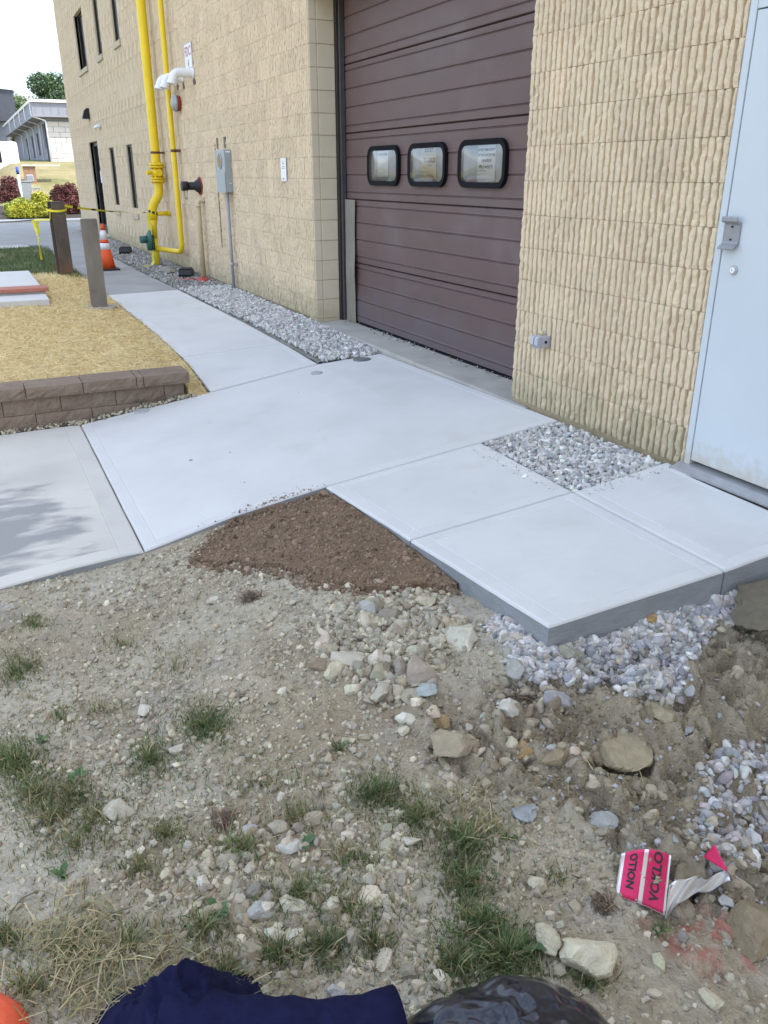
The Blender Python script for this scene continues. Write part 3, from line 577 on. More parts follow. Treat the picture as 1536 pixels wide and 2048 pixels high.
# single rocks: (px, py, size in px, colour, squash, label)
ROCKS = [(850, 1200, 40, (.50, .46, .36), .7, 'rounded tan rock at the front edge of the brown topsoil'),
 (742, 1214, 46, (.40, .40, .40), .8, 'large grey rock at the top of the rubble heap'),
 (930, 1262, 74, (.52, .50, .44), .45, 'broad flat pale rock half buried left of the slab corner'),
 (1138, 1312, 46, (.30, .29, .24), .8, 'grey brown rock sitting in the gravel just below the slab corner'),
 (897, 1482, 76, (.33, .28, .21), .6, 'smooth brown boulder lying in the churned clay'),
 (880, 1448, 36, (.36, .27, .15), .8, 'ochre clod just above the smooth brown boulder'),
 (855, 1374, 48, (.36, .40, .42), .4, 'flat blue grey slate piece in the dirt'),
 (1112, 1396, 50, (.33, .33, .36), .7, 'upright dark grey rock below the gravel spill'),
 (1016, 1412, 40, (.52, .50, .46), .7, 'pale angular rock below the flat grey gravel patch'),
 (811, 1437, 40, (.62, .60, .54), .8, 'whitish angular rock left of the ochre clod'),
 (1225, 1490, 118, (.36, .31, .22), .6, 'biggest clay covered boulder in the bank of the hole'),
 (1330, 1422, 66, (.35, .31, .22), .45, 'tilted tan slab rock under the gravel tongue'),
 (1204, 1636, 56, (.40, .42, .44), .3, 'flat triangular blue grey shale piece in the clay'),
 (1046, 1618, 44, (.34, .37, .42), .35, 'narrow bluish shale splinter in the clay'),
 (1182, 1914, 88, (.62, .58, .46), .75, 'biggest cream white rock near the grass'),
 (1095, 1884, 48, (.52, .48, .37), .7, 'cream rock in the grass beside the biggest white rock'),
 (1072, 1766, 38, (.50, .46, .37), .7, 'jagged pale rock between the grass and the crushed can'),
 (820, 1680, 34, (.52, .49, .42), .7, 'pale oval rock at the grass edge above the thin turf'),
 (520, 1818, 42, (.40, .40, .40), .65, 'smooth grey rock beside a grass clump'),
 (548, 1868, 38, (.62, .60, .52), .8, 'white rock touching its twin in the grass'),
 (592, 1872, 36, (.62, .61, .54), .8, 'white rock on the right of its twin in the grass'),
 (406, 1766, 26, (.62, .60, .55), .9, 'small chunky white rock alone in the rubble band'),
 (240, 1610, 46, (.47, .44, .38), .55, 'flat pale rock beside the weedy grass'),
 (355, 1500, 24, (.50, .48, .42), .8, 'pale rock at the foot of a green tuft'),
 (700, 1312, 64, (.50, .47, .41), .5, 'broad pale rock in the middle of the rubble heap'),
 (760, 1388, 44, (.45, .42, .36), .7, 'pale rock at the lower end of the rubble heap'),
 (760, 1163, 34, (.42, .36, .29), .5, 'stone lying on the brown topsoil'),
 (830, 1168, 30, (.17, .105, .065), .8, 'dark brown soil clod on the topsoil edge'),
 (1050, 1500, 40, (.33, .22, .11), .8, 'rusty orange clod in the clay bank'),
 (1110, 1505, 60, (.30, .25, .17), .6, 'crumbly clay clod left of the biggest boulder'),
 (1455, 1800, 26, (.46, .46, .47), .5, 'small grey pebble stone behind the crushed can'),
 (1405, 1770, 22, (.5, .5, .5), .6, 'little pale pebble stone beside the can tip'),
 (1520, 1850, 96, (.26, .21, .145), .55, 'rounded clay lump past the red sprayed dirt'),
 (1420, 2000, 34, (.52, .48, .38), .7, 'cream stone on the bare dirt past the black bag'),
 (680, 1990, 36, (.44, .44, .45), .9, 'grey upright stone in front of the navy cloth'),
 (1030, 1345, 44, (.36, .36, .35), .8, 'grey rock at the left rim of the gravel spill'),
 (1300, 1240, 30, (.42, .28, .14), .8, 'yellow brown stone among the white gravel'),
 (1395, 1240, 28, (.40, .30, .14), .8, 'ochre stone at the broken asphalt edge'),
 (290, 1418, 30, (.56, .54, .48), .7, 'pale pair of joined stones on open dirt'),
 (432, 1196, 30, (.52, .50, .46), .6, 'flat pale stone on the dusty slope below the driveway'),
 (500, 1660, 30, (.42, .42, .44), .7, 'grey stone in the upper rubble band'),
 (590, 1685, 44, (.50, .49, .46), .5, 'light grey flat rock with grass beside it')]
def one_rock(name, V, F, P, size, col, squash, label, cat, group=None, sink=.3):
    me_V = V * size * np.array([1, 1, squash / .75]); nz = np.array([mnoise.fractal(Vector(v / size * 1.5 + P), .9, 2.1, 6) for v in me_V]); me_V = me_V * (1 + .13 * nz[:, None])
    a = random.uniform(0, 6.28); c, s = math.cos(a), math.sin(a); me_V = me_V @ np.array([[c, -s, 0], [s, c, 0], [0, 0, 1]]).T
    o = link(name, mesh_np(name, me_V, F, M_STONE, col=np.tile(np.array(col) * np.array([.97, .93, .84]), (len(V), 1)), smooth=False)); h = me_V[:, 2].min(); o.location = (P[0], P[1], P[2] - h * (1 - sink * 1.4)); return tag(o, label, cat, group)
for i, (px, py, s, col, sq, lab) in enumerate(ROCKS):
    P = pick(px, py + s * .25); d = np.linalg.norm(P - CAM); one_rock('rock', RV2[0][i % 10], RV2[1], P, s * d / FPX * .5, col, sq, lab, 'rock')
# strewn stones, only their place tells them apart
proto = []
for k in range(10):
    me = mesh_np('stone', RV1[0][k], RV1[1], M_STONE, col=np.tile(np.array(TANROCK[k % 6]) * np.array([.95, .91, .83]), (len(RV1[0][k]), 1))); proto.append(me)
cand = dirt_scatter(2600, (-4.2, -.9, .35, 4.0), None, lambda x, y: (.25 + .75 * sstep(.45, .65, fbm(x * 2 + 1, y * 2 + 6, 3, 120))) * (1 - .7 * zone_clay(x, y)))
q = project(cand); cand = cand[(q[:, 0] > 5) & (q[:, 0] < 1530) & (q[:, 1] > 1100) & (q[:, 1] < 2040)]; cand = cand[~soilmask(cand[:, 0].copy(), cand[:, 1].copy())][:230]
for k, P in enumerate(cand):
    o = link('stone', proto[k % 10]); s = random.uniform(.008, .019) ; o.scale = (s, s * random.uniform(.8, 1.1), s * random.uniform(.7, 1)); o.rotation_euler = (random.uniform(-.4, .4), random.uniform(-.4, .4), random.uniform(0, 6.3))
    o.location = (P[0], P[1], P[2] + s * .25); tag(o, 'small loose stone strewn over the bare dirt', 'stone', 'stones strewn over the dirt')
# broken asphalt chunk at the right rim
P = onz(1580, 1262, -.26); mb = MB(); V, F = RV2[0][3], RV2[1]
o = one_rock('dirt_chunk', V * np.array([1.4, 1.1, .55]), F, P, .17, (.15, .13, .10), .75, 'dark crusted slab of dug up ground jutting over the hole', 'dirt clod', sink=.1)
P = onz(1575, 1330, -.38); one_rock('dirt_chunk', RV2[0][5] * np.array([1.2, 1.1, .9]), F, P, .10, (.15, .12, .085), .8, 'crumbling clay lump beneath the jutting dark slab', 'dirt clod', sink=.3)

# ------------------------------------------------------------------ grass, straw, weeds
def blades(name, P, h, w, cols, lean=.6, mats=None):
    n = len(P); a = RNG.uniform(0, 2 * np.pi, n); b = RNG.uniform(0, 2 * np.pi, n); side = np.stack([np.cos(a), np.sin(a), 0 * a], 1) * w[:, None]
    ln = np.stack([np.cos(b), np.sin(b), 0 * b], 1) * (h * RNG.uniform(.1, lean, n))[:, None]; up = np.array([0, 0, 1.]) * h[:, None]
    v0 = P - side; v1 = P + side; m = P + up * .55 + ln * .35; v2 = m - side * .8; v3 = m + side * .8; v4 = P + up * .95 + ln
    V = np.stack([v0, v1, v2, v3, v4], 1).reshape(-1, 3); o = (np.arange(n) * 5)[:, None]
    F = np.concatenate([o + np.array([[0, 1, 3]]), o + np.array([[0, 3, 2]]), o + np.array([[2, 3, 4]])], 0)
    return link(name, mesh_np(name, V, F, mats or M_LEAF, col=np.repeat(cols, 5, axis=0)))
def lying(name, P, l, w, cols, tilt=.25, mats=None):
    n = len(P); a = RNG.uniform(0, 2 * np.pi, n); d = np.stack([np.cos(a), np.sin(a), RNG.normal(0, tilt, n)], 1) * (l / 2)[:, None]
    s = np.stack([-np.sin(a), np.cos(a), RNG.normal(0, .5, n)], 1) * w[:, None]; bend = np.stack([0 * a, 0 * a, RNG.uniform(0, .25, n) * l], 1)
    V = np.stack([P - d - s, P - d + s, P + bend + s, P + bend - s, P + d + s, P + d - s], 1).reshape(-1, 3); o = (np.arange(n) * 6)[:, None]
    F = np.concatenate([o + np.array([[0, 1, 2, 3]]), o + np.array([[3, 2, 4, 5]])], 0)
    return link(name, mesh_np(name, V, F, mats or M_STRAW, col=np.repeat(cols, 6, axis=0)))
GREEN = [(.085, .140, .045), (.105, .165, .050), (.070, .115, .040), (.14, .18, .065), (.22, .21, .09)]
DRY = [(.36, .29, .15), (.42, .35, .20), (.30, .23, .12), (.26, .22, .11), (.20, .20, .09)]
# (px, py, rx px, ry px, number, dryness)
TUFTS = [(70, 1250, 40, 22, 130, .3), (30, 1350, 45, 45, 260, .35), (60, 1335, 30, 20, 90, .4), (25, 1525, 70, 50, 900, .15), (70, 1590, 55, 45, 380, .45), (410, 1455, 60, 35, 620, .2), (300, 1520, 45, 40, 380, .2),
 (150, 1590, 50, 50, 380, .35), (190, 1640, 50, 40, 260, .5), (100, 1640, 60, 60, 300, .6), (760, 1590, 60, 40, 620, .15), (840, 1640, 55, 35, 420, .35), (930, 1690, 60, 50, 650, .2), (930, 1770, 50, 50, 560, .2), (960, 1850, 60, 40, 520, .2), (1010, 1920, 80, 45, 1000, .1),
 (910, 1930, 50, 40, 380, .2), (480, 1700, 55, 30, 260, .4), (330, 1670, 50, 30, 200, .5), (600, 1790, 60, 40, 420, .35), (650, 1900, 40, 35, 330, .2), (560, 1910, 50, 40, 300, .35), (410, 1860, 60, 30, 260, .4), (450, 1960, 60, 50, 400, .5), (700, 1720, 60, 40, 180, .5),
 (600, 1640, 60, 30, 160, .6), (240, 1290, 90, 50, 110, .5), (350, 1340, 60, 40, 70, .6), (200, 1420, 80, 40, 90, .6), (120, 1440, 40, 30, 70, .5), (675, 1500, 15, 10, 40, .2), (1320, 1865, 20, 10, 30, .1), (10, 1880, 40, 25, 200, .4), (150, 1900, 110, 60, 260, .55), (60, 1980, 90, 50, 220, .6), (260, 1890, 70, 50, 160, .5), (520, 1570, 200, 70, 160, .5), (150, 1690, 160, 60, 240, .5), (700, 1820, 160, 90, 260, .45), (1120, 1760, 90, 60, 60, .5), (750, 1890, 60, 60, 220, .4), (280, 1740, 60, 40, 150, .7), (1180, 1960, 50, 30, 160, .4)]
Ps = []; Hs = []; Cs = []
for (px, py, rx, ry, num, dry) in TUFTS:
    c = pick(px, py); ex = pick(px + rx, py); ey = pick(px, py + ry); num = int(num * 2.6)
    a = RNG.uniform(0, 2 * np.pi, num); r = np.abs(RNG.normal(0, .92, num)); r *= .55 + .9 * vnoise(2.2 * np.cos(a) + px, 2.2 * np.sin(a) + py, 7)
    P = c[None] + (ex - c)[None] * (r * np.cos(a))[:, None] + (ey - c)[None] * (r * np.sin(a))[:, None]; P[:, 2] = zt(P[:, 0], P[:, 1]) - .003
    Ps.append(P); Hs.append((RNG.gamma(3, .0085, num) + .008) * np.exp(-.35 * r)); dr = (RNG.uniform(0, 1, num) < dry)[:, None]; Cs.append(np.where(dr, palette(num, DRY, .15), palette(num, GREEN, .18)))
P = np.concatenate(Ps); tag(blades('grass', P, np.concatenate(Hs), RNG.uniform(.0010, .0022, len(P)), np.concatenate(Cs), lean=1.3), 'thin green grass clumps growing through the stony dirt', kind='stuff')
# dry matted grass
DRYPOLY = [[(0, 1790), (140, 1760), (330, 1850), (420, 1920), (350, 2050), (-40, 2050)], [(820, 1590), (1000, 1580), (1060, 1620), (1070, 1680), (960, 1680), (860, 1640)], [(480, 1880), (620, 1880), (640, 1990), (470, 2000)]]
P = dirt_scatter(42000, (-4.6, -1.7, .4, 1.9), DRYPOLY, lambda x, y: .15 + .85 * sstep(.40, .58, fbm(x * 6, y * 6, 3, 180)))[:6500]; n = len(P); P[:, 2] += RNG.uniform(.0, .022, n)
tag(lying('dry_grass', P, RNG.uniform(.02, .11, n), RNG.uniform(.0006, .0014, n), palette(n, DRY, .2), .45), 'matted dry grass lying over the dirt', kind='stuff')
P = dirt_scatter(5200, (-4.6, -1.2, .4, 3.0), None, lambda x, y: sstep(.5, .7, fbm(x * 2.2, y * 2.2, 3, 140))); n = len(P); P[:, 2] += .005
tag(lying('dead_stalks', P, RNG.uniform(.02, .07, n), RNG.uniform(.0006, .0013, n), palette(n, DRY, .15), .2), 'dead grass stalks scattered thinly on the dirt', kind='stuff')
# broad-leaved weeds
def weed(px, py, r, nl, label):
    c = pick(px, py); V = []; F = []
    for k in range(nl):
        a = random.uniform(0, 6.28); l = r * random.uniform(.6, 1.1); w = l * .30; d = Vector((math.cos(a), math.sin(a), 0)); s = Vector((-d.y, d.x, 0)); o = len(V); z = random.uniform(.25, .7) * l
        b = Vector(c); pts = [b, b + d * l * .45 - s * w + Vector((0, 0, z * .8)), b + d * l + Vector((0, 0, z)), b + d * l * .45 + s * w + Vector((0, 0, z * .8)), b + d * l * .5 + Vector((0, 0, z * .72))]
        V += [tuple(p - Vector(c)) for p in pts]; F += [(o, o + 1, o + 4), (o + 1, o + 2, o + 4), (o + 2, o + 3, o + 4), (o + 3, o, o + 4)]
    col = np.repeat(palette(nl, [(.07, .13, .045), (.06, .11, .04), (.09, .15, .06)], .15), 5, axis=0)
    o = link('weed', mesh_np('weed', V, F, M_LEAF, col=col)); o.location = tuple(c); tag(o, label, 'weed')
for a in ((155, 1560, .040, 14, 'broad leaved weed among pale dry grass blades'), (125, 1750, .035, 7, 'bluish upright weed leaf at the dry grass edge'), (88, 1482, .03, 8, 'small weed rosette beside the dark green tuft'), (1020, 1675, .035, 8, 'leafy weed sprig at the lip of the clay'), (1060, 1890, .05, 10, 'clover like weed at the grass corner by the cream rock'), (440, 1822, .045, 9, 'bright green weed beside the bluish dusted stones'), (1315, 1862, .022, 6, 'tiny green weed below the crushed can'), (610, 1692, .04, 7, 'green leaf sprig on the flat light rock')): weed(*a)
# brown root tufts
def rootball(px, py, r, label):
    c = pick(px, py); n = 160; d = RNG.normal(size=(n, 3)); d /= np.linalg.norm(d, axis=1)[:, None]; d[:, 2] = np.abs(d[:, 2]) * .6; P = d * r * RNG.uniform(.2, 1, (n, 1))
    o = lying('root_tuft', P, RNG.uniform(.5, 1.4, n) * r, RNG.uniform(.0007, .0016, n), palette(n, [(.16, .11, .075), (.22, .15, .10), (.12, .085, .06)], .2), .5); o.location = tuple(c); tag(o, label, 'dead plant')
rootball(500, 1200, .055, 'tangled brown root tuft on the open dusty slope'); rootball(1040, 1395, .04, 'brown root tuft below the gravel spill'); rootball(450, 1645, .045, 'reddish dead tuft among the rubble'); rootball(1205, 1810, .035, 'dead tuft beside the crushed can'); rootball(765, 1260, .03, 'dry tuft poking out of the rubble heap')
# bent dry stalk at the bottom
mb = MB(); pts = [pick(*p) + np.array([0, 0, .012 + .02 * math.sin(i)]) for i, p in enumerate(((195, 2030), (200, 1980), (208, 1940), (232, 1912), (266, 1896)))]
o = mb.tube(bendpath(pts, .03), .0028, 6).build('dry_stalk', mat('stalk', (.38, .31, .20), .9, .2, 20.), loc=pts[0]); tag(o, 'single bent tan stalk arching over the dry grass', 'stalk')

# ------------------------------------------------------------------ straw bed, lawn edge
def zs(x, y):
    b = np.interp(y, [6.9, 7.2, 8.5, 11, 14, 20, 22], [-.115, -.105, -.07, -.01, .02, .03, .02])
    e = np.interp(y, [6.85, 7.3, 7.73, 9, 11.75, 14], [-.285, -.195, -.135, -.075, -.035, -.01]); k = sstep(-2.02, -1.70, x)
    return b * (1 - k) + e * k + (fbm(x * 3, y * 3, 3, 150) - .5) * .03 + (fbm(x * 16, y * 16, 3, 151) - .5) * .03
V, F = grid_mesh(np.linspace(-7.5, -1.64, 150), np.linspace(6.852, 14.6, 194), zs)
xe = np.interp(V[:, 1], [6.85, 7.73, 11.75, 14.6], [-1.63, -1.66, -1.722, -1.738]); V[:, 0] = np.minimum(V[:, 0], xe); V[:, 2] = np.where((V[:, 1] < 7.17) & (V[:, 0] < -1.835), V[:, 2] - .5, V[:, 2])
tag(link('straw_ground', mesh_np('straw_ground', V, F, M_STRAWBED, smooth=True)), kind='structure')
n = 52000; x, y = fill(n, -4.4, -1.63, 6.86, 14.5); ok = ~((y < 7.22) & (x < -1.80)); x, y = x[ok], y[ok]; xe = np.interp(y, [6.85, 7.73, 11.75, 14.6], [-1.63, -1.66, -1.722, -1.738]); ok = x < xe + .015 + RNG.normal(0, .012, len(x)); x, y = x[ok], y[ok]
th = RNG.uniform(0, 1, len(x)) < (1 - .85 * sstep(13.0, 14.3, y + (fbm(x * 2, y * 2, 2, 9) - .5))); x, y = x[th], y[th]; n = len(x)
P = np.stack([x, y, zs(x, y) + RNG.uniform(.0, .022, n)], 1)
tag(lying('straw_mulch', P, RNG.uniform(.025, .09, n), RNG.uniform(.0009, .0021, n), palette(n, [(.74, .58, .29), (.66, .51, .23), (.80, .66, .37), (.52, .39, .18), (.70, .58, .32)], .12), .25), 'golden straw mulch spread behind the retaining wall', kind='stuff')
V, F = grid_mesh(np.linspace(-12, -1.77, 60), np.linspace(14.3, 19.88, 50), lambda x, y: zs(x, y) - .01 * sstep(14.8, 14.3, y) + .0)
tag(link('lawn', mesh_np('lawn', V, F, M_LAWN, smooth=True)), kind='structure')
n = 16000; x, y = fill(n, -4.6, -1.72, 13.2, 19.9); g = RNG.uniform(0, 1, n) < np.maximum(sstep(13.9, 14.6, y + .8 * sstep(-2.2, -1.8, x)) * (.15 + .85 * sstep(.40, .60, fbm(x * .9, y * .9, 3, 160))), 0.9 * sstep(-2.1, -1.75, x) * sstep(13.2, 13.8, y)); x, y = x[g], y[g]; n = len(x)
P = np.stack([x, y, zs(x, y)], 1)
tag(blades('lawn_grass', P, RNG.uniform(.03, .085, n), RNG.uniform(.002, .004, n), palette(n, [(.05, .10, .03), (.06, .12, .035), (.08, .13, .04), (.16, .16, .06)], .15)), 'shaded green lawn grass beside the old walkway', kind='stuff')
n = 5000; x, y = fill(n, -6.5, -2.7, 21.0, 27.5); g = (x < -2.85 - (y - 21) * .02 - .0) ; x, y = x[g], y[g]
V, F = grid_mesh(np.linspace(-16, -2.95, 20), np.linspace(21.2, 28.2, 20), lambda x, y: .05 + .03 * fbm(x, y, 2, 4)); V[:, 0] = np.minimum(V[:, 0], -2.75 + .02 - (V[:, 1] - 21.2) * .055)
tag(link('grass_island', mesh_np('grass_island', V, F, mat('green_lawn', (.055, .10, .03), .95, .3, 3., .8, 40., .03), smooth=True)), kind='structure')

# ------------------------------------------------------------------ the block building
CH = .2032; BW = .4064; RIB = .0508; NC = 40; ZB = .008
YE, YG0, YG1, YF = -14.0, 4.74, 8.50, 28.02                   # ends of the wall and of the garage opening
DY0, DY1, DZ = 2.06, 3.081, 2.20                              # steel door opening
ZGAR = 15 * CH
OPEN = [(DY0, DY1, -1, 11 * CH), (YG0, YG1, -1, ZGAR), (18.36, 19.03, .74, 2.03), (20.61, 21.26, .74, 2.03), (22.95, 24.42, -1, 2.24),
        (18.36, 19.03, 3.89, 5.16), (20.61, 21.26, 3.89, 5.16), (22.95, 24.42, 3.89, 5.16)]
bld = thing('block_building', (0, 10, 0), 'tan painted ribbed block building with a brown garage door', 'building')
mb = MB()
ysp = sorted({YE, YF} | {o[0] for o in OPEN} | {o[1] for o in OPEN}); zsp = sorted({-.6, NC * CH} | {o[2] for o in OPEN if o[2] > 0} | {o[3] for o in OPEN})
for a, b in zip(ysp[:-1], ysp[1:]):
    for c, d in zip(zsp[:-1], zsp[1:]):
        ym, zm = (a + b) / 2, (c + d) / 2
        if any(o[0] < ym < o[1] and o[2] < zm < o[3] for o in OPEN): continue
        mb.box(.0325, .095, a, b, c, d)
wall = mb.build('wall', M_MORTAR, bld)
mb = MB(); mb.box(.55, 18, YE, YF - .02, -.6, NC * CH); mb.box(.10, 18, YE, YF - .01, NC * CH + .002, NC * CH + .25)
mb.box(.10, .55, YG1 + .2, 18.3, -.6, NC * CH - .002); mb.box(.22, .55, 18.302, YF - .02, -.6, NC * CH - .002); mb.box(.10, .55, YG0 - 1.5, YG0 - .01, -.6, NC * CH - .002)
mb.box(.10, .55, YE, DY0 - .01, -.6, NC * CH - .002); mb.box(.10, .55, DY0, DY1 + .1, 11 * CH + .003, NC * CH - .003); mb.box(.40, .55, YG0 - .005, YG1 + .19, ZGAR + .002, NC * CH - .002); mb.box(.097, .40, YG0, YG1, ZGAR + .004, ZGAR + .20)
mb.build('core', M_JAMB, bld)
def ribblock(w, fine=True, seed=0, h=CH - .0020):
    """a split-faced ribbed block: outer faces at x = 0, grooves at x = .016; local y 0..w, z 0..h"""
    rs = np.random.default_rng(seed); nr = max(1, round(w / RIB)); nz = 14 if fine else 4; ys = []; dx = []
    wob = rs.normal(0, .0024, (nr + 1, nz + 1)); wob = (wob + np.roll(wob, 1, 1) + np.roll(wob, 2, 1)) / 2.2; wob = (wob + np.roll(wob, 1, 1) + np.roll(wob, 2, 1)) / 2.6 + rs.normal(0, .0008, (nr + 1, 1)); rough = rs.normal(0, .0024, (nr * 7 + 3, nz + 1)); rough = (rough + .7 * np.roll(rough, 1, 1)) / 1.35; rough = rough + rs.normal(0, .0012, (nr * 7 + 3, 1))
    prof = [(.0, .0300), (.10, .0290), (.16, .0060), (.30, .0010), (.62, .0), (.82, .0040), (.91, .0290)] if fine else [(.0, .026), (.18, .001), (.82, .001)]
    cols = []
    for r in range(nr):
        for (t, d) in prof: cols.append((r, t, d))
    cols.append((nr, 0., .0300)); V = []; pw = w / nr; chip = rs.uniform(0, 1, nr) < .16; k0 = rs.integers(1, 10, nr + 1)
    for ci, (r, t, d) in enumerate(cols):
        for k in range(nz + 1):
            z = h * k / nz; out = d < .01
            jig = (rough[ci % len(rough), k] if out else 0) * (1.0 if fine else .8); edge = (rs.choice([.0006, .001, .0015, .004]) if fine else .002) if (k in (0, nz) and out) else 0
            if fine and out and r < nr and chip[r] and k0[r] <= k <= k0[r] + 2: jig += .006
            yy = r * pw + t * pw + (wob[min(r, nr), k] if 0 < ci < len(cols) - 1 else 0)
            V.append((max(-.006, d + jig) + edge, min(max(yy, .0015), w - .0015), z))
    n = nz + 1; F = [(i * n + k, i * n + k + 1, (i + 1) * n + k + 1, (i + 1) * n + k) for i in range(len(cols) - 1) for k in range(nz)]
    o = len(V); m = len(cols)
    V += [(.09, min(max((c[0] + c[1]) * pw, .0015), w - .0015), 0.) for c in cols] + [(.09, min(max((c[0] + c[1]) * pw, .0015), w - .0015), h) for c in cols]
    F += [(i * n, (i + 1) * n, o + i + 1, o + i) for i in range(m - 1)] + [((i + 1) * n + nz, i * n + nz, o + m + i, o + m + i + 1) for i in range(m - 1)]
    V += [(.09, .0015, 0), (.09, .0015, h), (.09, w - .0015, 0), (.09, w - .0015, h)]; q = len(V) - 4
    F += [tuple([q, q + 1] + list(range(nz, -1, -1))), tuple([q + 3, q + 2] + [(m - 1) * n + k for k in range(nz + 1)])]
    return V, F
def mesh_block(V, F, name='block'):
    me = bpy.data.meshes.new(name); me.from_pydata(V, [], F); me.materials.append(M_BLOCK); me.update(); return me
FULL = [mesh_block(*ribblock(BW - .003, True, 10 + k)) for k in range(24)]; HALF = [mesh_block(*ribblock(BW / 2 - .003, True, 40 + k)) for k in range(10)]
def segs(c):
    """blocks of one course: (y0, width)"""
    out = []; z0 = c * CH + ZB; zm = z0 + CH / 2; runs = [(YE, YF)]
    for o in OPEN:
        if o[2] < zm < o[3]:
            nr = []
            for a, b in runs:
                if o[1] <= a or o[0] >= b: nr.append((a, b)); continue
                if a < o[0]: nr.append((a, o[0]))
                if o[1] < b: nr.append((o[1], b))
            runs = nr
    org = YG1 if True else 0
    for a, b in runs:
        base = YG1 if a >= YG0 else YG0
        off = (BW / 2 if c % 2 else 0); k0 = math.floor((a - base - off) / BW) - 1; y = base + off + k0 * BW
        while y < b:
            s, e = max(a, y), min(b, y + BW)
            if e - s > .02: out.append((s, e - s))
            y += BW
    return out
singles = []; rest = []
for c in range(NC):
    for (y0, w) in segs(c):
        ctr = np.array([0, y0 + w / 2, c * CH + .1]); q = project(ctr[None])[0]; vis = -20 < q[0] < 1560 and -60 < q[1] < 1000 and y0 > 2
        d = np.linalg.norm(ctr - CAM); exact = abs(w - BW) < .004 or abs(w - BW / 2) < .004
        (singles if vis and exact else rest).append((d * d / max(.05, abs(ctr[0] - CAM[0]) / d), c, y0, w))
singles.sort(); rest += singles[296:]; singles = singles[:296]
wb = wloc(wall)
for i, (_, c, y0, w) in enumerate(singles):
    src = FULL if w > .3 else HALF; o = link('block', random.choice(src), wall); flip = (i * 5 + c) % 3 == 0
    o.location = (random.uniform(-.0015, .0015), y0 + .0015 - wb.y, c * CH + ZB - wb.z)
mb = MB(); LOW = {}
for (_, c, y0, w) in rest:
    near = y0 > 2 and y0 < 9; key = (round(w, 3), c % 4, near)
    if key not in LOW: LOW[key] = ribblock(max(.02, w - .003), near, 100 + len(LOW))
    V, F = LOW[key]; dx = random.uniform(-.002, .002); mb.add([(v[0] + dx, v[1] + y0 + .0015, v[2] + c * CH + ZB) for v in V], F)
tag(mb.build('block', M_BLOCK, wall), kind='stuff')
# smooth end blocks of the garage opening (far jamb) and its inner column
for c in range(-1, 15):
    z0 = c * CH + ZB
    if c < 0: z0 = -.19
    for (xa, xb) in ((.014, .092), (.098, .282)):
        mb = MB(); mb.box(xa, xb, YG1 - (.004 if xa > .05 else .001), YG1 + .19, z0 + .0025 + (.012 if c < 0 else 0), z0 + CH - .0025 - (.0 if c >= 0 else .005), bev=.004); mb.build('block', M_JAMB, wall)
mb = MB(); mb.box(.02, .40, YG1 + .006, YG1 + .18, -.2, ZGAR + .01); mb.build('jamb_joint', M_MORTAR, wall)
for c in range(0, 15):
    mb = MB(); mb.box(.098, .40, YG0 - .19, YG0 - .002, c * CH + ZB + .0025, c * CH + ZB + CH - .0025, bev=.004); mb.build('block', M_JAMB, wall)
# far corner return of the wall is covered by the core's end
# --- garage door
XD = .35
mb = MB(); mb.box(XD + .045, XD + .05, YG0, YG1 - .0, -.02, ZGAR + .1); gd = mb.build('garage_door', M_DARKSTEEL, bld)
SEC = [0.002, .612, 1.232, 1.852, 2.468, 3.085]
gy0, gy1 = YG0 - .02, YG1 - .10
for k in range(5):
    z0, z1 = SEC[k] + .003, SEC[k + 1] - .003; prof = [(XD + .012, z0), (XD, z0 + .006)]
    for off in (.070, .235, .400, .560):
        z = z0 + off - .003; prof += [(XD, z - .009), (XD + .0085, z - .004), (XD + .0085, z + .001), (XD - .003, z + .006), (XD - .003, z + .011), (XD, z + .016)]
    prof += [(XD, z1 - .006), (XD + .012, z1), (XD + .042, z1), (XD + .042, z0)]
    mb = MB(); mb.prism(prof, 1, gy0, gy1); o = mb.build('section', M_BROWN, gd)
mb = MB(); mb.box(XD - .01, XD + .03, gy0, gy1, -.018, .004); mb.build('bottom_seal', M_RUBBER, gd)
mb = MB(); mb.box(.284, XD + .04, YG1 - .055, YG1 + .02, -.02, ZGAR + .1); mb.build('steel_jamb', M_DARKSTEEL, gd)
mb = MB(); mb.box(XD - .045, XD - .005, gy1 + .005, YG1 - .06, .0, ZGAR + .1); mb.box(XD - .052, XD - .046, gy1 - .005, gy1 + .03, .0, ZGAR + .1)
mb.build('track', mat('track_grey', (.10, .10, .105), .5, .2, 12., metal=.4), gd)
# bent guard plate at the lower end of the track
mb = MB(); N = 26; V = []; F = []
for i in range(N + 1):
    z = -.01 + 1.24 * i / N; b = .018 * math.exp(-((z - .52) / .16) ** 2); ya = YG1 - .115 - b * 2; yb = YG1 - .345 - b * 1.3 + .008 * math.sin(z * 9)
    for (y, x) in ((ya, XD - .030 - b), (yb, XD - .026 - b * 1.4), (yb, XD - .022 - b * 1.4), (ya, XD - .026 - b)): V.append((x, y, z))
for i in range(N):
    for k in range(4): F.append((i * 4 + k, i * 4 + (k + 1) % 4, (i + 1) * 4 + (k + 1) % 4, (i + 1) * 4 + k))
F += [(0, 1, 2, 3), (N * 4 + 3, N * 4 + 2, N * 4 + 1, N * 4)]; mb.add(V, F, smooth=False); o = mb.build('guard_plate', M_GUARD, gd); o['label'] = 'bent grey green metal guard plate at the foot of the track'
def rrect(y0, y1, z0, z1, r, n=7):
    out = []
    for (cy, cz, a) in ((y1 - r, z1 - r, 0), (y0 + r, z1 - r, 90), (y0 + r, z0 + r, 180), (y1 - r, z0 + r, 270)):
        out += [(cy + r * math.cos(R_(a + 90 * i / n)), cz + r * math.sin(R_(a + 90 * i / n))) for i in range(n + 1)]
    return out
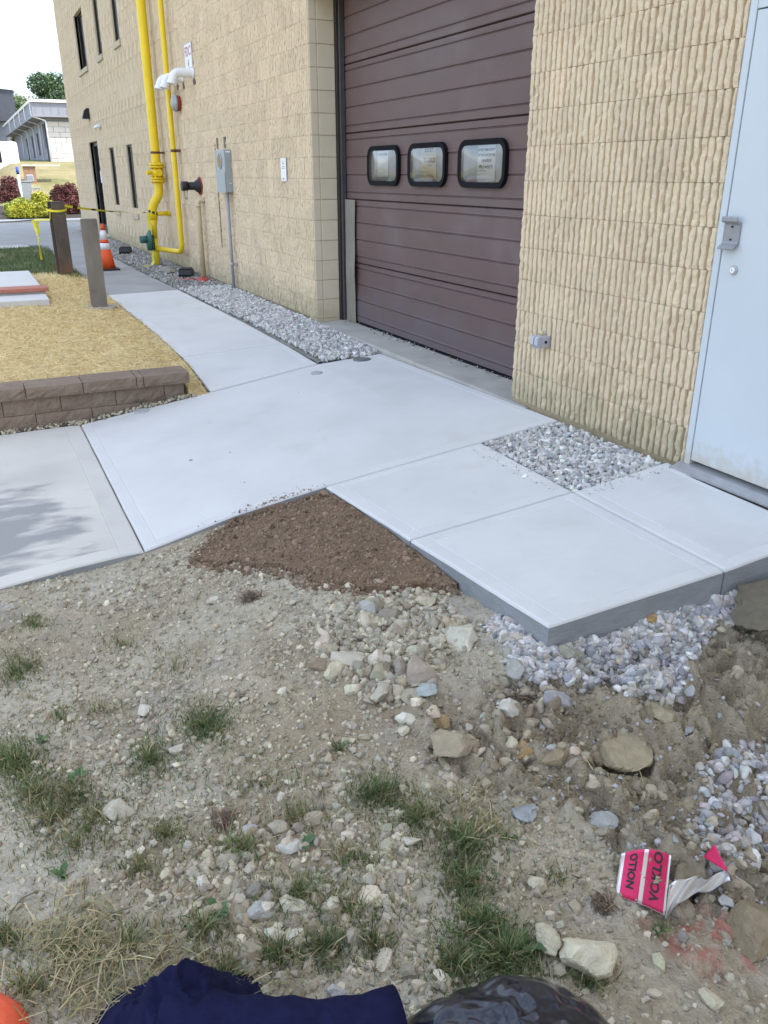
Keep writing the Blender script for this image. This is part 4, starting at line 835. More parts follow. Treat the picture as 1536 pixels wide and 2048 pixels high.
def ringprism(mb, outer, inner, x0, x1, mi=0):
    n = len(outer); V = [(x0, *p) for p in outer] + [(x0 + .006, *p) for p in inner] + [(x1, *p) for p in outer] + [(x1, *p) for p in inner]; F = []
    for i in range(n):
        j = (i + 1) % n; F += [(i, j, n + j, n + i), (2 * n + i, 3 * n + i, 3 * n + j, 2 * n + j), (i, 2 * n + i, 2 * n + j, j), (n + i, n + j, 3 * n + j, 3 * n + i)]
    mb.add(V, F, mi)
GW = [(7.167, 7.828), (6.317, 6.977), (5.436, 6.111)]
for k, (a, b) in enumerate(GW):
    z0, z1 = 1.371, 1.716; f = .046; mb = MB(); ringprism(mb, rrect(a, b, z0, z1, .105), rrect(a + f, b - f, z0 + f * .9, z1 - f * .9, .062), XD - .034, XD + .002); mb.build('window_frame', M_RUBBER, gd)
    # inner frosted sheet and notice behind the pane
    inn = rrect(a + f * .7, b - f * .7, z0 + f * .6, z1 - f * .6, .07); mb = MB(); mb.prism(inn, 0, XD - .006, XD - .004); mb.build('inner_sheet', M_INNER, gd)
    # bulged clear pane
    yc, zc = (a + b) / 2, (z0 + z1) / 2; hy, hz = (b - a) / 2 - f + .006, (z1 - z0) / 2 - f * .9 + .006; V = []; F = []; rings = 6; base = rrect(-hy, hy, -hz, hz, .066); n = len(base)
    V.append((XD - .027 - .016, yc, zc))
    for r in range(1, rings + 1):
        t = r / rings; V += [(XD - .027 - .016 * (1 - t ** 2.2), yc + p[0] * t, zc + p[1] * t) for p in base]
    for i in range(n): F.append((0, 1 + (i + 1) % n, 1 + i))
    for r in range(rings - 1):
        for i in range(n): F.append((1 + r * n + i, 1 + r * n + (i + 1) % n, 1 + (r + 1) * n + (i + 1) % n, 1 + (r + 1) * n + i))
    mb = MB(); mb.add(V, F, smooth=True); mb.build('pane', M_GLASS, gd)
    mb = MB(); x = XD - .012
    if k == 2:
        mb.box(x, x + .001, 5.595, 5.845, 1.415, 1.672, 0); T = x - .0012; ym = 5.72
        wall_text(mb, 'DO NOT PARK IN FRONT', .026, T, ym, 1.640, 1, bold=.0006, sy=.80); wall_text(mb, 'OF THIS DOOR BETWEEN', .026, T, ym, 1.602, 1, bold=.0006, sy=.80); wall_text(mb, 'THE DATES OF', .026, T, ym, 1.563, 1, bold=.0006, sy=.80)
        wall_text(mb, 'APRIL 15 and JULY 31', .027, T, ym + .008, 1.523, 1, bold=.001, sy=.80); mb.box(T, T + .0004, 5.745, 5.835, 1.507, 1.5085, 1); mb.box(T, T + .0004, 5.63, 5.70, 1.507, 1.5085, 1)
        mb.box(T, T + .0004, 5.72, 5.835, 1.492, 1.4945, 1); mb.box(T, T + .0004, 5.80, 5.835, 1.463, 1.4645, 1)
    elif k == 1:
        mb.box(x, x + .001, 6.49, 6.76, 1.43, 1.69, 2); T = x - .0012
        wall_text(mb, 'BUDGET', .042, T, 6.625, 1.655, 1, bold=.001, sy=.9); wall_text(mb, 'TO-SOLD', .052, T, 6.615, 1.578, 1, bold=.002, sy=.9); mb.box(T, T + .0004, 6.57, 6.66, 1.538, 1.542, 1)
    else:
        mb.box(x, x + .001, 7.40, 7.63, 1.45, 1.67, 0); T = x - .0012; wall_text(mb, 'DO NOT PARK', .030, T, 7.515, 1.640, 1, bold=.0006, sy=.9)
    mb.build('notice', [M_PAPER, M_INK, M_TANPAPER], gd)
# --- steel door
mb = MB(); mb.box(.002, .045, DY0 + .046, 3.034, .052, 2.135, bev=.002); dr = mb.build('steel_door', M_WHITE, bld)
mb = MB(); mb.box(.0, .12, 3.040, DY1 - .001, .02, 2.19, bev=.002); mb.box(.0, .12, DY0 + .001, DY0 + .04, .02, 2.19, bev=.002); mb.box(.001, .12, DY0 + .042, 3.038, 2.141, 2.19, bev=.002); mb.build('door_frame', M_WHITE, dr)
mb = MB(); mb.box(.06, .10, DY0 + .02, 3.06, .02, 2.16); mb.build('door_stop', M_DARK, dr)
mb = MB(); mb.prism([(-.055, -.012), (-.055, .004), (-.03, .014), (-.012, .022), (.05, .040), (.12, .040), (.12, -.012)], 1, DY0 + .003, 3.105); mb.build('threshold', M_ALU, dr)
mb = MB(); mb.box(-.063, -.057, DY0, 3.12, -.04, -.012); mb.build('threshold_gap', M_DARK, dr)
prof = [(-.030, 1.283), (-.036, 1.276), (-.036, 1.262), (-.028, 1.255), (-.010, 1.252), (-.006, 1.246), (-.006, 1.170), (-.010, 1.160), (-.026, 1.150), (-.040, 1.138), (-.038, 1.134), (-.022, 1.145), (-.004, 1.156), (-.001, 1.166), (-.001, 1.256), (-.020, 1.262), (-.028, 1.266), (-.028, 1.276)]
mb = MB(); mb.prism(prof, 1, 2.938, 3.03); mb.build('pull_handle', M_GREYPAINT, dr)
mb = MB()
for z in (1.236, 1.178): mb.tube([(-.005, 2.985, z), (-.011, 2.985, z)], .0045, 8)
mb.build('bolt', M_DARK, dr)
mb = MB(); mb.tube([(.003, 2.944, 1.040), (-.004, 2.944, 1.040)], [.0235, .0225], 24); mb.tube([(-.004, 2.944, 1.040), (-.012, 2.944, 1.040)], [.0145, .0135], 20, 1); mb.box(-.0128, -.0118, 2.943, 2.945, 1.036, 1.046, 2); mb.build('lock_cylinder', [M_ALU, M_PVC, M_DARK], dr)
# --- windows of the far part
def win(y0, y1, z0, z1, r, sill=True, name='window'):
    mb = MB(); f = .035; mb.box(r, r + .03, y0, y0 + f, z0, z1); mb.box(r, r + .03, y1 - f, y1, z0, z1); mb.box(r, r + .03, y0 + f, y1 - f, z0, z0 + f); mb.box(r, r + .03, y0 + f, y1 - f, z1 - f, z1); w = mb.build(name, M_BRONZE, bld)
    mb = MB(); mb.box(r + .008, r + .014, y0 + f, y1 - f, z0 + f, z1 - f); mb.build('pane', M_WINDOW, w)
    mb = MB(); mb.box(.096, .30, y0 - .05, y1 + .05, z0 - .05, z1 + .05) if r > .11 else None
    if sill: mb = MB(); mb.prism([(-.035, z0 - .125), (-.035, z0 - .025), (r, z0 + .002), (r, z0 - .125)], 1, y0 - .04, y1 + .04); mb.build('sill', M_SILLSTONE, w)
    mb = MB(); mb.box(-.002, r - .001, y1 + .0, y1 + .012, z0, z1); mb.build('reveal', M_JAMB, w)
for z0, z1 in ((.74, 2.03), (3.89, 5.16)):
    win(18.36, 19.03, z0, z1, .05); win(20.61, 21.26, z0, z1, .05)
win(22.95, 24.42, 3.89, 5.16, .10)
mb = MB(); mb.box(.10, .15, 22.95, 23.02, .0, 2.24); mb.box(.10, .15, 24.35, 24.42, .0, 2.24); mb.box(.10, .15, 23.02, 24.35, 2.15, 2.24); mb.box(.11, .15, 23.02, 24.35, .0, .25); ed = mb.build('entrance_door', M_BRONZE, bld)
mb = MB(); mb.box(.12, .13, 23.02, 24.35, .25, 2.15); mb.build('pane', M_WINDOW, ed)
mb = MB(); mb.tube([(.10, 24.2, 1.0), (.05, 24.2, 1.0), (.05, 24.2, 1.25), (.10, 24.2, 1.25)], .012, 8); mb.build('handle', M_DARKSTEEL, ed)
for i, (y, z, w, h) in enumerate(((23.55, 1.75, .28, .30), (23.72, 1.42, .22, .28), (23.50, 1.20, .22, .30), (23.62, .85, .16, .3))): MB().box(.112, .1145, y - w / 2, y + w / 2, z - h / 2, z + h / 2).build('posted_sheet', M_PAPER, ed)
MB().box(-.002, .099, 24.42, 24.432, 0, 2.24).build('reveal', M_JAMB, ed)
MB().box(-.05, .10, 22.9, 24.5, -.05, .02).build('doorstep', M_CURB, ed)
# old conduit scar on the wall: a dark strip of sealant in a joint
o = MB().box(-.0075, .012, 12.10, 12.118, .50, 1.86).build('sealant_joint', mat('sealant', (.26, .21, .14), .9, .2, 20.), wall)

# ------------------------------------------------------------------ things on the wall
Z3 = (0, 0, 1)
gas = thing('gas_pipe', (-.29, 15.4, -.06), 'big yellow gas pipe with flanged valve and green regulator on the wall', 'pipe')
mb = MB(); path = bendpath([(-.15, 15.4, 6.6), (-.15, 15.4, 1.14), (-.294, 15.4, .97), (-.294, 15.4, .74)], .12, 7); mb.tube(path, .074, 18); mb.tube([(-.294, 15.4, .74), (-.294, 15.4, .66), (-.294, 15.4, .44)], [.074, .046, .044], 16, caps=True); mb.build('pipe', M_YELLOW, gas)
mb = MB(); mb.tube([(-.150, 15.4, 1.645), (-.150, 15.4, 1.615)], .125, 20); mb.tube([(-.150, 15.4, 1.605), (-.150, 15.4, 1.575)], .125, 20); mb.tube([(-.150, 15.4, 1.425), (-.150, 15.4, 1.395)], .125, 20); mb.tube([(-.150, 15.4, 1.385), (-.150, 15.4, 1.355)], .125, 20)
for k in range(8):
    a = k * math.pi / 4 + .3; c = (-.150 + .102 * math.cos(a), 15.4 + .102 * math.sin(a))
    mb.tube([(*c, 1.67), (*c, 1.55)], .012, 6); mb.tube([(*c, 1.45), (*c, 1.33)], .012, 6)
mb.build('flange', M_YELLOW, gas)
mb = MB(); mb.tube([(-.15, 15.4, 1.575), (-.15, 15.4, 1.54), (-.15, 15.4, 1.50), (-.15, 15.4, 1.46), (-.15, 15.4, 1.425)], [.08, .10, .108, .10, .08], 18); mb.tube([(-.15, 15.4, 1.5), (-.30, 15.36, 1.5), (-.34, 15.35, 1.5)], [.035, .03, .045], 10); mb.tube([(-.15, 15.4, 1.5), (-.15, 15.24, 1.5)], [.05, .055], 12); mb.build('valve', M_YELLOW, gas)
mb = MB(); mb.tube([(-.294, 15.4, .44), (-.294, 15.4, -.08)], .040, 14); mb.tube([(-.294, 15.4, .30), (-.294, 15.4, .22)], .058, 14); mb.tube([(-.294, 15.4, -.075), (-.294, 15.4, -.03)], .07, 12); mb.build('riser', M_YELLOW, gas)
mb = MB(); mb.tube([(-.294, 15.4, .84), (-.02, 15.4, .84)], .035, 12); mb.tube([(-.03, 15.4, .84), (-.0, 15.4, .84)], .05, 12); mb.build('stub', M_YELLOW, gas)
mb = MB(); mb.tube([(-.32, 15.4, .42), (-.37, 15.4, .42), (-.385, 15.4, .42), (-.395, 15.4, .42), (-.44, 15.4, .42)], [.05, .10, .17, .17, .08], 20); mb.tube([(-.385, 15.4, .60), (-.395, 15.4, .60)], .02, 6); mb.tube([(-.42, 15.4, .42), (-.56, 15.4, .42)], [.065, .06], 16); mb.tube([(-.39, 15.4, .42), (-.37, 15.4, .24)], .075, 14); mb.build('regulator', M_GREEN, gas)
mb = MB(); mb.box(-.11, .0, 15.36, 15.44, 1.80, 1.83); mb.tube([(-.15, 15.4, 1.80), (-.15, 15.4, 1.835)], .080, 16); mb.build('bracket', M_RUST, gas)
sp = thing('gas_pipe', (-.11, 14.2, .28), 'slender yellow gas pipe beside the big one, turning along the wall foot', 'pipe')
mb = MB(); mb.tube(bendpath([(-.105, 14.2, 6.6), (-.11, 14.2, .285), (-.29, 15.32, .265)], .16, 8), .041, 14); mb.build('pipe', M_YELLOW, sp)
mb = MB(); mb.box(-.09, .0, 14.17, 14.23, 1.80, 1.84); mb.tube([(-.105, 14.2, 1.80), (-.105, 14.2, 1.84)], .047, 12); mb.build('bracket', M_RUST, sp)
fs = thing('fire_sign', (-.012, 13.17, 3.03), 'white FDC sign with red lettering and down arrow', 'sign')
MB().box(-.014, -.009, 12.95, 13.39, 2.87, 3.20).build('plate', M_PAPER, fs)
mb = MB(); wall_text(mb, 'FDC', .17, -.0155, 13.17, 3.085, 0, bold=.004, sy=1.05)
mb.add([(-.0155, 13.19, 2.985), (-.0155, 13.15, 2.985), (-.0155, 13.15, 2.94), (-.0155, 13.19, 2.94)], [(0, 1, 2, 3)]); mb.add([(-.0155, 13.215, 2.942), (-.0155, 13.125, 2.942), (-.0155, 13.17, 2.895)], [(0, 1, 2)])
for (a, b, c, d) in ((12.955, 13.385, 3.188, 3.195), (12.955, 13.385, 2.875, 2.882), (12.955, 12.963, 2.88, 3.19), (13.377, 13.385, 2.88, 3.19)): mb.box(-.0155, -.0145, a, b, c, d)
mb.build('lettering', mat('sign_red', (.50, .20, .24), .8, .08, 20.), fs)
for (y, z, lab, ln) in ((12.98, 2.77, 'white plastic vent elbow directly below the FDC sign', .30), (13.62, 2.77, 'middle white plastic vent elbow beside the slender gas pipe', .27), (14.0, 2.78, 'white plastic vent elbow crossing the slender gas pipe', .27)):
    t = thing('vent_elbow', (0, y, z), lab, 'vent pipe', 'white vent elbows')
    mb = MB(); mb.tube(bendpath([(.0, y, z + .03), (-ln + .03, y, z + .03), (-ln - .02, y, z - .115)], .13, 8), .060, 14, caps=False); mb.tube([(-ln - .012, y, z - .085), (-ln - .022, y, z - .12)], .068, 14, caps=False); mb.build('pipe', M_PVC, t)
    mb = MB(); mb.tube([(.0, y, z + .03), (-.03, y, z + .03)], .072, 14); mb.build('collar', M_PVC, t)
    mb = MB(); mb.box(-.004, .012, y - .05, y + .05, z - .115, z - .05); mb.build('seal', M_POSTBROWN, t)
bl = thing('alarm_bell', (0, 13.95, 2.48), 'grey alarm bell on a red backing box', 'alarm bell')
mb = MB(); mb.tube([(.0, 13.95, 2.48), (-.06, 13.95, 2.48)], [.10, .115], 20); mb.build('backing', M_RED, bl)
mb = MB(); mb.tube([(-.062, 13.95, 2.48), (-.075, 13.95, 2.48), (-.11, 13.95, 2.48), (-.13, 13.95, 2.48), (-.135, 13.95, 2.48)], [.125, .125, .105, .06, .02], 22); mb.build('gong', M_BELL, bl)
fc = thing('fire_connection', (0, 13.1, 1.31), 'black capped hose connection on a red wall plate', 'hose connection')
mb = MB(); mb.tube([(.0, 13.1, 1.312), (-.018, 13.1, 1.312)], .128, 22); mb.build('wall_plate', M_RED, fc)
mb = MB(); mb.tube([(-.018, 13.1, 1.312), (-.03, 13.1, 1.312), (-.07, 13.1, 1.312), (-.09, 13.1, 1.312), (-.19, 13.1, 1.312)], [.12, .10, .075, .058, .056], 18); mb.build('body', M_BLACKPL, fc)
mb = MB(); mb.tube([(-.19, 13.1, 1.312), (-.285, 13.1, 1.312)], .066, 12); mb.build('cap', M_BLACKPL, fc)
mb = MB(); mb.tube(bendpath([(-.25, 13.1, 1.25), (-.245, 13.1, 1.15), (-.22, 13.1, 1.12), (-.20, 13.1, 1.26)], .05), .004, 6); mb.build('chain', M_BLACKPL, fc)
bp = thing('drain_pipe', (-.096, 12.95, .0), 'beige plastic pipe elbowing out of the wall down to the gravel', 'pipe')
mb = MB(); mb.tube(bendpath([(.0, 12.95, 1.115), (-.096, 12.95, 1.115), (-.096, 12.95, -.02)], .06, 6), .036, 14); mb.build('pipe', M_BEIGEPIPE, bp)
mb = MB(); mb.tube([(-.096, 12.95, 1.06), (-.096, 12.95, 1.02)], .043, 14); mb.tube([(-.0, 12.95, 1.115), (-.03, 12.95, 1.115)], .045, 14); mb.build('socket', M_BEIGEPIPE, bp)
mt = thing('meter_box', (0, 11.56, 1.25), 'grey electric meter box with an empty round socket', 'meter box')
mb = MB(); mb.box(-.10, .002, 11.36, 11.77, 1.25, 1.77, bev=.006); mb.build('case', M_GREYBOX, mt)
mb = MB(); mb.box(-.106, -.101, 11.355, 11.775, 1.245, 1.50, bev=.002); mb.build('cover', M_GREYBOX, mt)
mb = MB(); mb.tube([(-.098, 11.565, 1.635), (-.112, 11.565, 1.635)], .098, 26); mb.tube([(-.1122, 11.565, 1.635), (-.1135, 11.565, 1.635)], .082, 26, 1); mb.build('socket', [M_GREYBOX, mat('socket_tan', (.33, .22, .10), .8, .15, 20.)], mt)
mb = MB(); mb.box(-.075, -.015, 11.3585, 11.3595, 1.735, 1.752); mb.box(-.05, -.02, 11.3585, 11.3595, 1.36, 1.368); mb.build('sticker', M_PAPER, mt)
mb = MB(); mb.tube([(-.062, 11.45, 1.25), (-.062, 11.45, 1.22)], .026, 12); mb.tube([(-.062, 11.45, 1.23), (-.058, 11.45, -.08)], .020, 14); mb.build('conduit', M_CONDUIT, mt)
mb = MB(); mb.tube([(-.06, 11.45, .315), (-.06, 11.45, .345)], .027, 12); mb.box(-.04, .0, 11.40, 11.50, .318, .342); mb.build('clamp', M_ALU, mt)
for y in (11.62, 11.98): tag(MB().box(-.0085, .012, y - .03, y + .03, 1.80, 1.93).build('wall_stain_patch', mat('dark_patch', (.20, .155, .11), .95, .4, 30.), loc=(0, y, 1.86)), 'dark old fixing scar on the wall above the meter box' if y < 11.8 else 'dark old fixing scar left of the meter box top', 'wall scar')
sg = thing('small_sign', (-.01, 9.315, 1.52), 'small white notice plate near the garage corner', 'sign')
MB().box(-.013, -.008, 9.23, 9.40, 1.40, 1.637).build('plate', M_PAPER, sg)
mb = MB(); mb.box(-.0142, -.0132, 9.285, 9.345, 1.575, 1.582); mb.box(-.0142, -.0132, 9.31, 9.322, 1.585, 1.612); mb.box(-.0142, -.0132, 9.27, 9.36, 1.545, 1.551); mb.add([(-.0142, 9.345, 1.432), (-.0142, 9.285, 1.432), (-.0142, 9.315, 1.412)], [(0, 1, 2)]); mb.box(-.0142, -.0132, 9.26, 9.37, 1.528, 1.532); mb.build('print', mat('sign_print', (.30, .12, .12), .8, .1, 20.), sg)
wlp = thing('wall_light', (0, 23.7, 2.88), 'small black wall light above the far entrance', 'wall lamp')
mb = MB(); mb.prism([(-.0, 2.76), (-.17, 2.76), (-.17, 2.80), (-.12, 2.95), (-.06, 3.0), (.0, 3.0)], 1, 23.6, 23.8); mb.build('housing', M_BLACKPL, wlp)
MB().box(-.15, -.03, 23.62, 23.78, 2.752, 2.759).build('lens', M_PVC, wlp)
sc = thing('security_camera', (0, 22.1, 2.52), 'small white camera on the wall over the entrance', 'camera')
mb = MB(); mb.tube([(.0, 22.1, 2.55), (-.06, 22.1, 2.54)], .03, 10); mb.build('mount', M_PVC, sc); mb = MB(); mb.tube([(-.04, 22.0, 2.54), (-.10, 22.3, 2.50)], .035, 12); mb.build('barrel', M_PVC, sc)
ob = thing('outlet_box', (0, 4.38, .46), 'grey weatherproof outlet box low on the ribbed wall', 'outlet')
mb = MB(); mb.box(-.070, .012, 4.335, 4.425, .425, .498, bev=.004); mb.build('box', mat('outlet_grey', (.42, .42, .45), .5, .08, 15., metal=.2), ob)
mb = MB(); mb.box(-.079, -.071, 4.332, 4.428, .422, .501, bev=.003); mb.build('cover_plate', mat('outlet_grey2', (.36, .36, .40), .5, .08, 15., metal=.2), ob)
for y in (4.358, 4.402):
    mb = MB(); mb.prism([(-.080, .495), (-.092, .488), (-.094, .445), (-.080, .437)], 1, y - .016, y + .016); mb.build('flap', mat('outlet_grey3', (.50, .50, .54), .45, .08, 15., metal=.2), ob)
mb = MB(); mb.tube([(-.03, 4.336, .462), (-.03, 4.332, .462)], .010, 12); mb.build('knockout', M_DARK, ob)
mb = MB(); mb.tube([(-.028, 4.385, .498), (-.028, 4.385, .53)], .012, 10); mb.build('conduit_stub', M_BEIGEPIPE, ob)

# ------------------------------------------------------------------ things on the ground by the wall
def bait(x, y, s, label, rz):
    t = thing('bait_box', (x, y, -.03), label, 'bait box', 'black bait boxes along the wall'); t.rotation_euler = (0, 0, rz)
    def loc(mb, name, m):
        me = bpy.data.meshes.new(name); me.from_pydata(mb.v, [], mb.f); me.materials.append(m); me.update(); o = link(name, me, t); return o
    b = MB(); b.prism([(-.14 * s, 0), (-.155 * s, .06 * s), (-.12 * s, .13 * s), (.12 * s, .13 * s), (.155 * s, .06 * s), (.14 * s, 0)], 1, -.10 * s, .10 * s); loc(b, 'base', M_BLACKPL)
    b = MB(); b.box(-.115 * s, .115 * s, -.085 * s, .085 * s, .131 * s, .15 * s, bev=.008 * s); loc(b, 'lid', M_BLACKPL)
bait(-.27, 13.35, 1.0, 'black plastic bait box beside the beige drain pipe', 1.2); bait(-.41, 18.0, 1.0, 'black plastic bait box past the gas pipe near the old walk', 1.2)
o = one_rock('curb_stone', RV2[0][2] * np.array([1.6, .6, .7]), RV2[1], np.array([-.42, 14.1, -.04]), .15, (.30, .28, .25), .75, 'dull grey stone block lying between pipe foot and bait box', 'stone'); o.rotation_euler = (0, 0, 1.3)
rr = thing('red_rag', (-.15, 12.75, -.02), 'crumpled red cloth strap on the gravel by the beige pipe', 'cloth')
nx_g, ny_g = 26, 16; V = []; F = []
for i in range(nx_g + 1):
    for j in range(ny_g + 1):
        u, v = i / nx_g - .5, j / ny_g - .5; h = .045 * max(0, 1 - (u / .5) ** 2) * max(0, 1 - (v / .5) ** 2) * (1 + .9 * mnoise.noise(Vector((u * 8, v * 8, 1)))) + .004; V.append((u * .20 + .03 * mnoise.noise(Vector((v * 5, 3, 0))), v * .40 + u * .08, h))
F = [(i * (ny_g + 1) + j, (i + 1) * (ny_g + 1) + j, (i + 1) * (ny_g + 1) + j + 1, i * (ny_g + 1) + j + 1) for i in range(nx_g) for j in range(ny_g)]
link('cloth', mesh_np('cloth', V, F, M_RED, smooth=True), rr)
mb = MB(); mb.tube(bendpath([(-.18, 12.8, -.005), (-.40, 12.95, -.01), (-.50, 13.15, -.012)], .06), .012, 8); mb.build('strap', M_RED, rr)

cone = thing('traffic_cone', (-1.24, 14.85, -.012), 'orange traffic cone with two white bands on the old walkway', 'traffic cone')
cx, cy, cz = -1.24, 14.85, -.010
mb = MB(); mb.box(cx - .18, cx + .18, cy - .18, cy + .18, cz, cz + .035, bev=.01); mb.build('base', M_BLACKPL, cone)
def cr(h): return .135 - (.135 - .028) * h / .68
for (a, b, m, nme) in ((0, .30, M_ORANGE, 'cone_body'), (.30, .40, M_CONEWHITE, 'reflective_band'), (.40, .455, M_ORANGE, 'cone_body'), (.455, .60, M_CONEWHITE, 'reflective_band'), (.60, .70, M_ORANGE, 'cone_tip')):
    mb = MB(); mb.tube([(cx, cy, cz + .033 + a), (cx, cy, cz + .033 + b)], [cr(a), cr(b)], 24); mb.build(nme, m, cone)
def post(x, y, z0, h, w, d, m, label, rz, collar=False):
    t = thing('steel_post', (x, y, z0), label, 'post', 'steel posts beside the walkway'); t.rotation_euler = (0, 0, rz)
    def loc(mb, name, mm):
        me = bpy.data.meshes.new(name); me.from_pydata(mb.v, [], mb.f); me.materials.append(mm); me.update(); return link(name, me, t)
    b = MB(); b.box(-w / 2, w / 2, -d / 2, -d / 2 + .016, -.1, h, bev=.003); loc(b, 'flange', m)
    b = MB(); b.box(-w / 2, w / 2, d / 2 - .016, d / 2, -.1, h - .002, bev=.003); loc(b, 'flange', m)
    b = MB(); b.box(-.012, .012, -d / 2 + .017, d / 2 - .017, -.1, h - .004); loc(b, 'web', m)
    b = MB(); b.box(-w / 2 + .004, w / 2 - .004, -d / 2 + .004, d / 2 - .004, h + .001, h + .012, bev=.003); loc(b, 'cap_plate', m)
    if collar: b = MB(); b.tube([(.02, 0, -.06), (.02, 0, .008), (.02, 0, .016)], [.19, .185, .16], 20); loc(b, 'concrete_collar', M_SILL)
post(-1.975, 10.62, -.02, 1.00, .185, .16, M_POSTGREY, 'grey weathered steel post with a concrete collar in the straw', -.10, True)
post(-1.97, 14.25, .02, 1.06, .20, .19, M_POSTBROWN, 'brown rusting steel post tied with yellow tape', .22)
# caution tape: post to gas pipe, plus loose tail and a run to the left
tp = thing('caution_tape', (-1.9, 14.3, .98), 'yellow caution tape tied from the brown post to the gas pipe', 'tape')
def ribbon(mb, P, w, tw=0., th=.0006, mi=None):
    P = [Vector(p) for p in P]; V = []; F = []; n = len(P)
    for i, p in enumerate(P):
        d = (P[min(i + 1, n - 1)] - P[max(i - 1, 0)]).normalized(); s = Vector((0, 0, 1)) if abs(d.z) < .8 else Vector((1, 0, 0)); s = (s - d * s.dot(d)).normalized(); a = tw * i / max(1, n - 1); s = s * math.cos(a) + d.cross(s) * math.sin(a); q = d.cross(s) * th
        V += [p - s * w / 2 + q, p + s * w / 2 + q, p + s * w / 2 - q, p - s * w / 2 - q]
    for i in range(n - 1):
        for k in range(4): mb.add([], [], 0); F.append((i * 4 + k, i * 4 + (k + 1) % 4, i * 4 + 4 + (k + 1) % 4, i * 4 + 4 + k))
    o = len(mb.v); mb.v += [tuple(v) for v in V]
    for fi, f in enumerate(F): mb.f.append(tuple(o + k for k in f)); mb.m.append((mi[fi // 4] if mi else 0)); mb.sm.append(False)
a, b = Vector((-1.90, 14.30, 1.035)), Vector((-.37, 15.42, .86)); N = 40
pts = [a.lerp(b, i / N) - Vector((0, 0, .03 * math.sin(math.pi * i / N))) for i in range(N + 1)]
mb = MB(); ribbon(mb, pts, .035, 2.0, mi=[1 if (i % 8) in (5, 6) else 0 for i in range(N)]); mb.build('span', [M_TAPE, M_BLACKPL], tp)
mb = MB(); wrp = [(-1.97 + .15 * math.cos(t), 14.25 + .15 * math.sin(t), .985 + .03 * math.sin(t)) for t in np.linspace(0, 6.3, 24)]; ribbon(mb, wrp, .03); mb.build('post_wrap', M_TAPE, tp)
mb = MB(); wrp = [(-.294 + .083 * math.cos(t), 15.4 + .083 * math.sin(t), .86 - .03 * math.cos(t)) for t in np.linspace(0, 6.3, 24)]; ribbon(mb, wrp, .04, mi=[1 if i % 3 else 0 for i in range(23)]); ribbon(mb, [(-.38, 15.38, .84), (-.385, 15.36, .6), (-.37, 15.34, .3), (-.375, 15.36, .05), (-.42, 15.3, -.03), (-.60, 15.25, -.01)], .045, 1.2); mb.build('pipe_wrap', [M_TAPE, M_BLACKPL], tp)
tl = [onz(*p, zz) for p, zz in (((113, 437), .98), ((85, 438), .97), ((67, 441), .95))]
def at_y(px, py, y): d = ray(px, py); return CAM + d * (y / d[1])
mb = MB(); ribbon(mb, [(-2.06, 14.22, .995), at_y(100, 439, 14.3), at_y(68, 440, 14.5), at_y(30, 443, 14.7), at_y(-30, 446, 15)], .025, 1.0, mi=[0, 0, 1, 1]); mb.build('run', [M_TAPE, M_POSTBROWN], tp)
mb = MB(); ribbon(mb, [at_y(66, 440, 14.5), at_y(70, 455, 14.5), at_y(76, 475, 14.5), at_y(80, 500, 14.5), at_y(83, 519, 14.5)], .045, 2.6); ribbon(mb, [at_y(74, 443, 14.51), at_y(76, 455, 14.53), at_y(79, 474, 14.52)], .04, 1.2); mb.build('tail', M_TAPE, tp)

# concrete pad with painted board
pd = thing('equipment_pad', (-3.5, 12, 0), 'low concrete pad with a red stained board across it in the straw', 'concrete pad')
def padbox(y0, y1, z0, z1, x1, x0, m, name, bev=.008): mb = MB(); mb.box(x0, x1, y0, y1, z0, z1, bev=bev); return mb.build(name, m, pd)
padbox(10.93, 11.45, -.1, .075, -2.505, -5.2, M_NEWEDGE, 'front_slab'); padbox(11.48, 14.2, -.1, .10, -2.50, -5.2, M_NEWEDGE, 'main_slab')
padbox(11.44, 11.75, .104, .150, -2.46, -3.02, M_REDFADE, 'board', .004)['label'] = 'red stained end of the board'; padbox(11.44, 11.75, .104, .149, -3.021, -5.3, mat('bare_board', (.48, .38, .28), .9, .15, 8.), 'board', .004)
# retaining wall of split-faced blocks
rwall = thing('retaining_wall', (-2.5, 7.05, -.5), 'low brown block retaining wall holding back the straw bed', 'retaining wall')
def srw(name, x0, x1, y0, y1, z0, z1, seed, amp=.0028):
    rs = np.random.default_rng(seed); nx, nz = max(3, int((x1 - x0) / .035)), 4; V = []; F = []
    for i in range(nx + 1):
        for k in range(nz + 1):
            e = i in (0, nx) or k in (0, nz); V.append((x0 + (x1 - x0) * i / nx, y0 + (.006 if e else 0) + (0 if e else rs.normal(0, amp)), z0 + (z1 - z0) * k / nz))
    n = nz + 1
    for i in range(nx):
        for k in range(nz): F.append((i * n + k, (i + 1) * n + k, (i + 1) * n + k + 1, i * n + k + 1))
    o = len(V); V += [(x0, y1, z0), (x0, y1, z1), (x1, y1, z0), (x1, y1, z1)]
    F += [tuple([i * n + nz for i in range(nx + 1)] + [o + 3, o + 1]), tuple([i * n for i in range(nx, -1, -1)] + [o, o + 2]), tuple([k for k in range(nz + 1)] + [o + 1, o]), tuple([nx * n + k for k in range(nz, -1, -1)] + [o + 2, o + 3]), (o, o + 1, o + 3, o + 2)]
    mb = MB(); mb.add(V, F); return mb.build(name, M_SRW, rwall)
jx = [-1.785, -2.168, -2.225, -2.648, -3.078, -3.5, -3.92, -4.34, -4.76, -5.2]
for k in range(len(jx) - 1): srw('cap_block', jx[k + 1] + .003, jx[k] - .003, 6.885 + random.uniform(-.003, .003), 7.19, -.168, -.078 + random.uniform(-.003, .003) - .0, k)
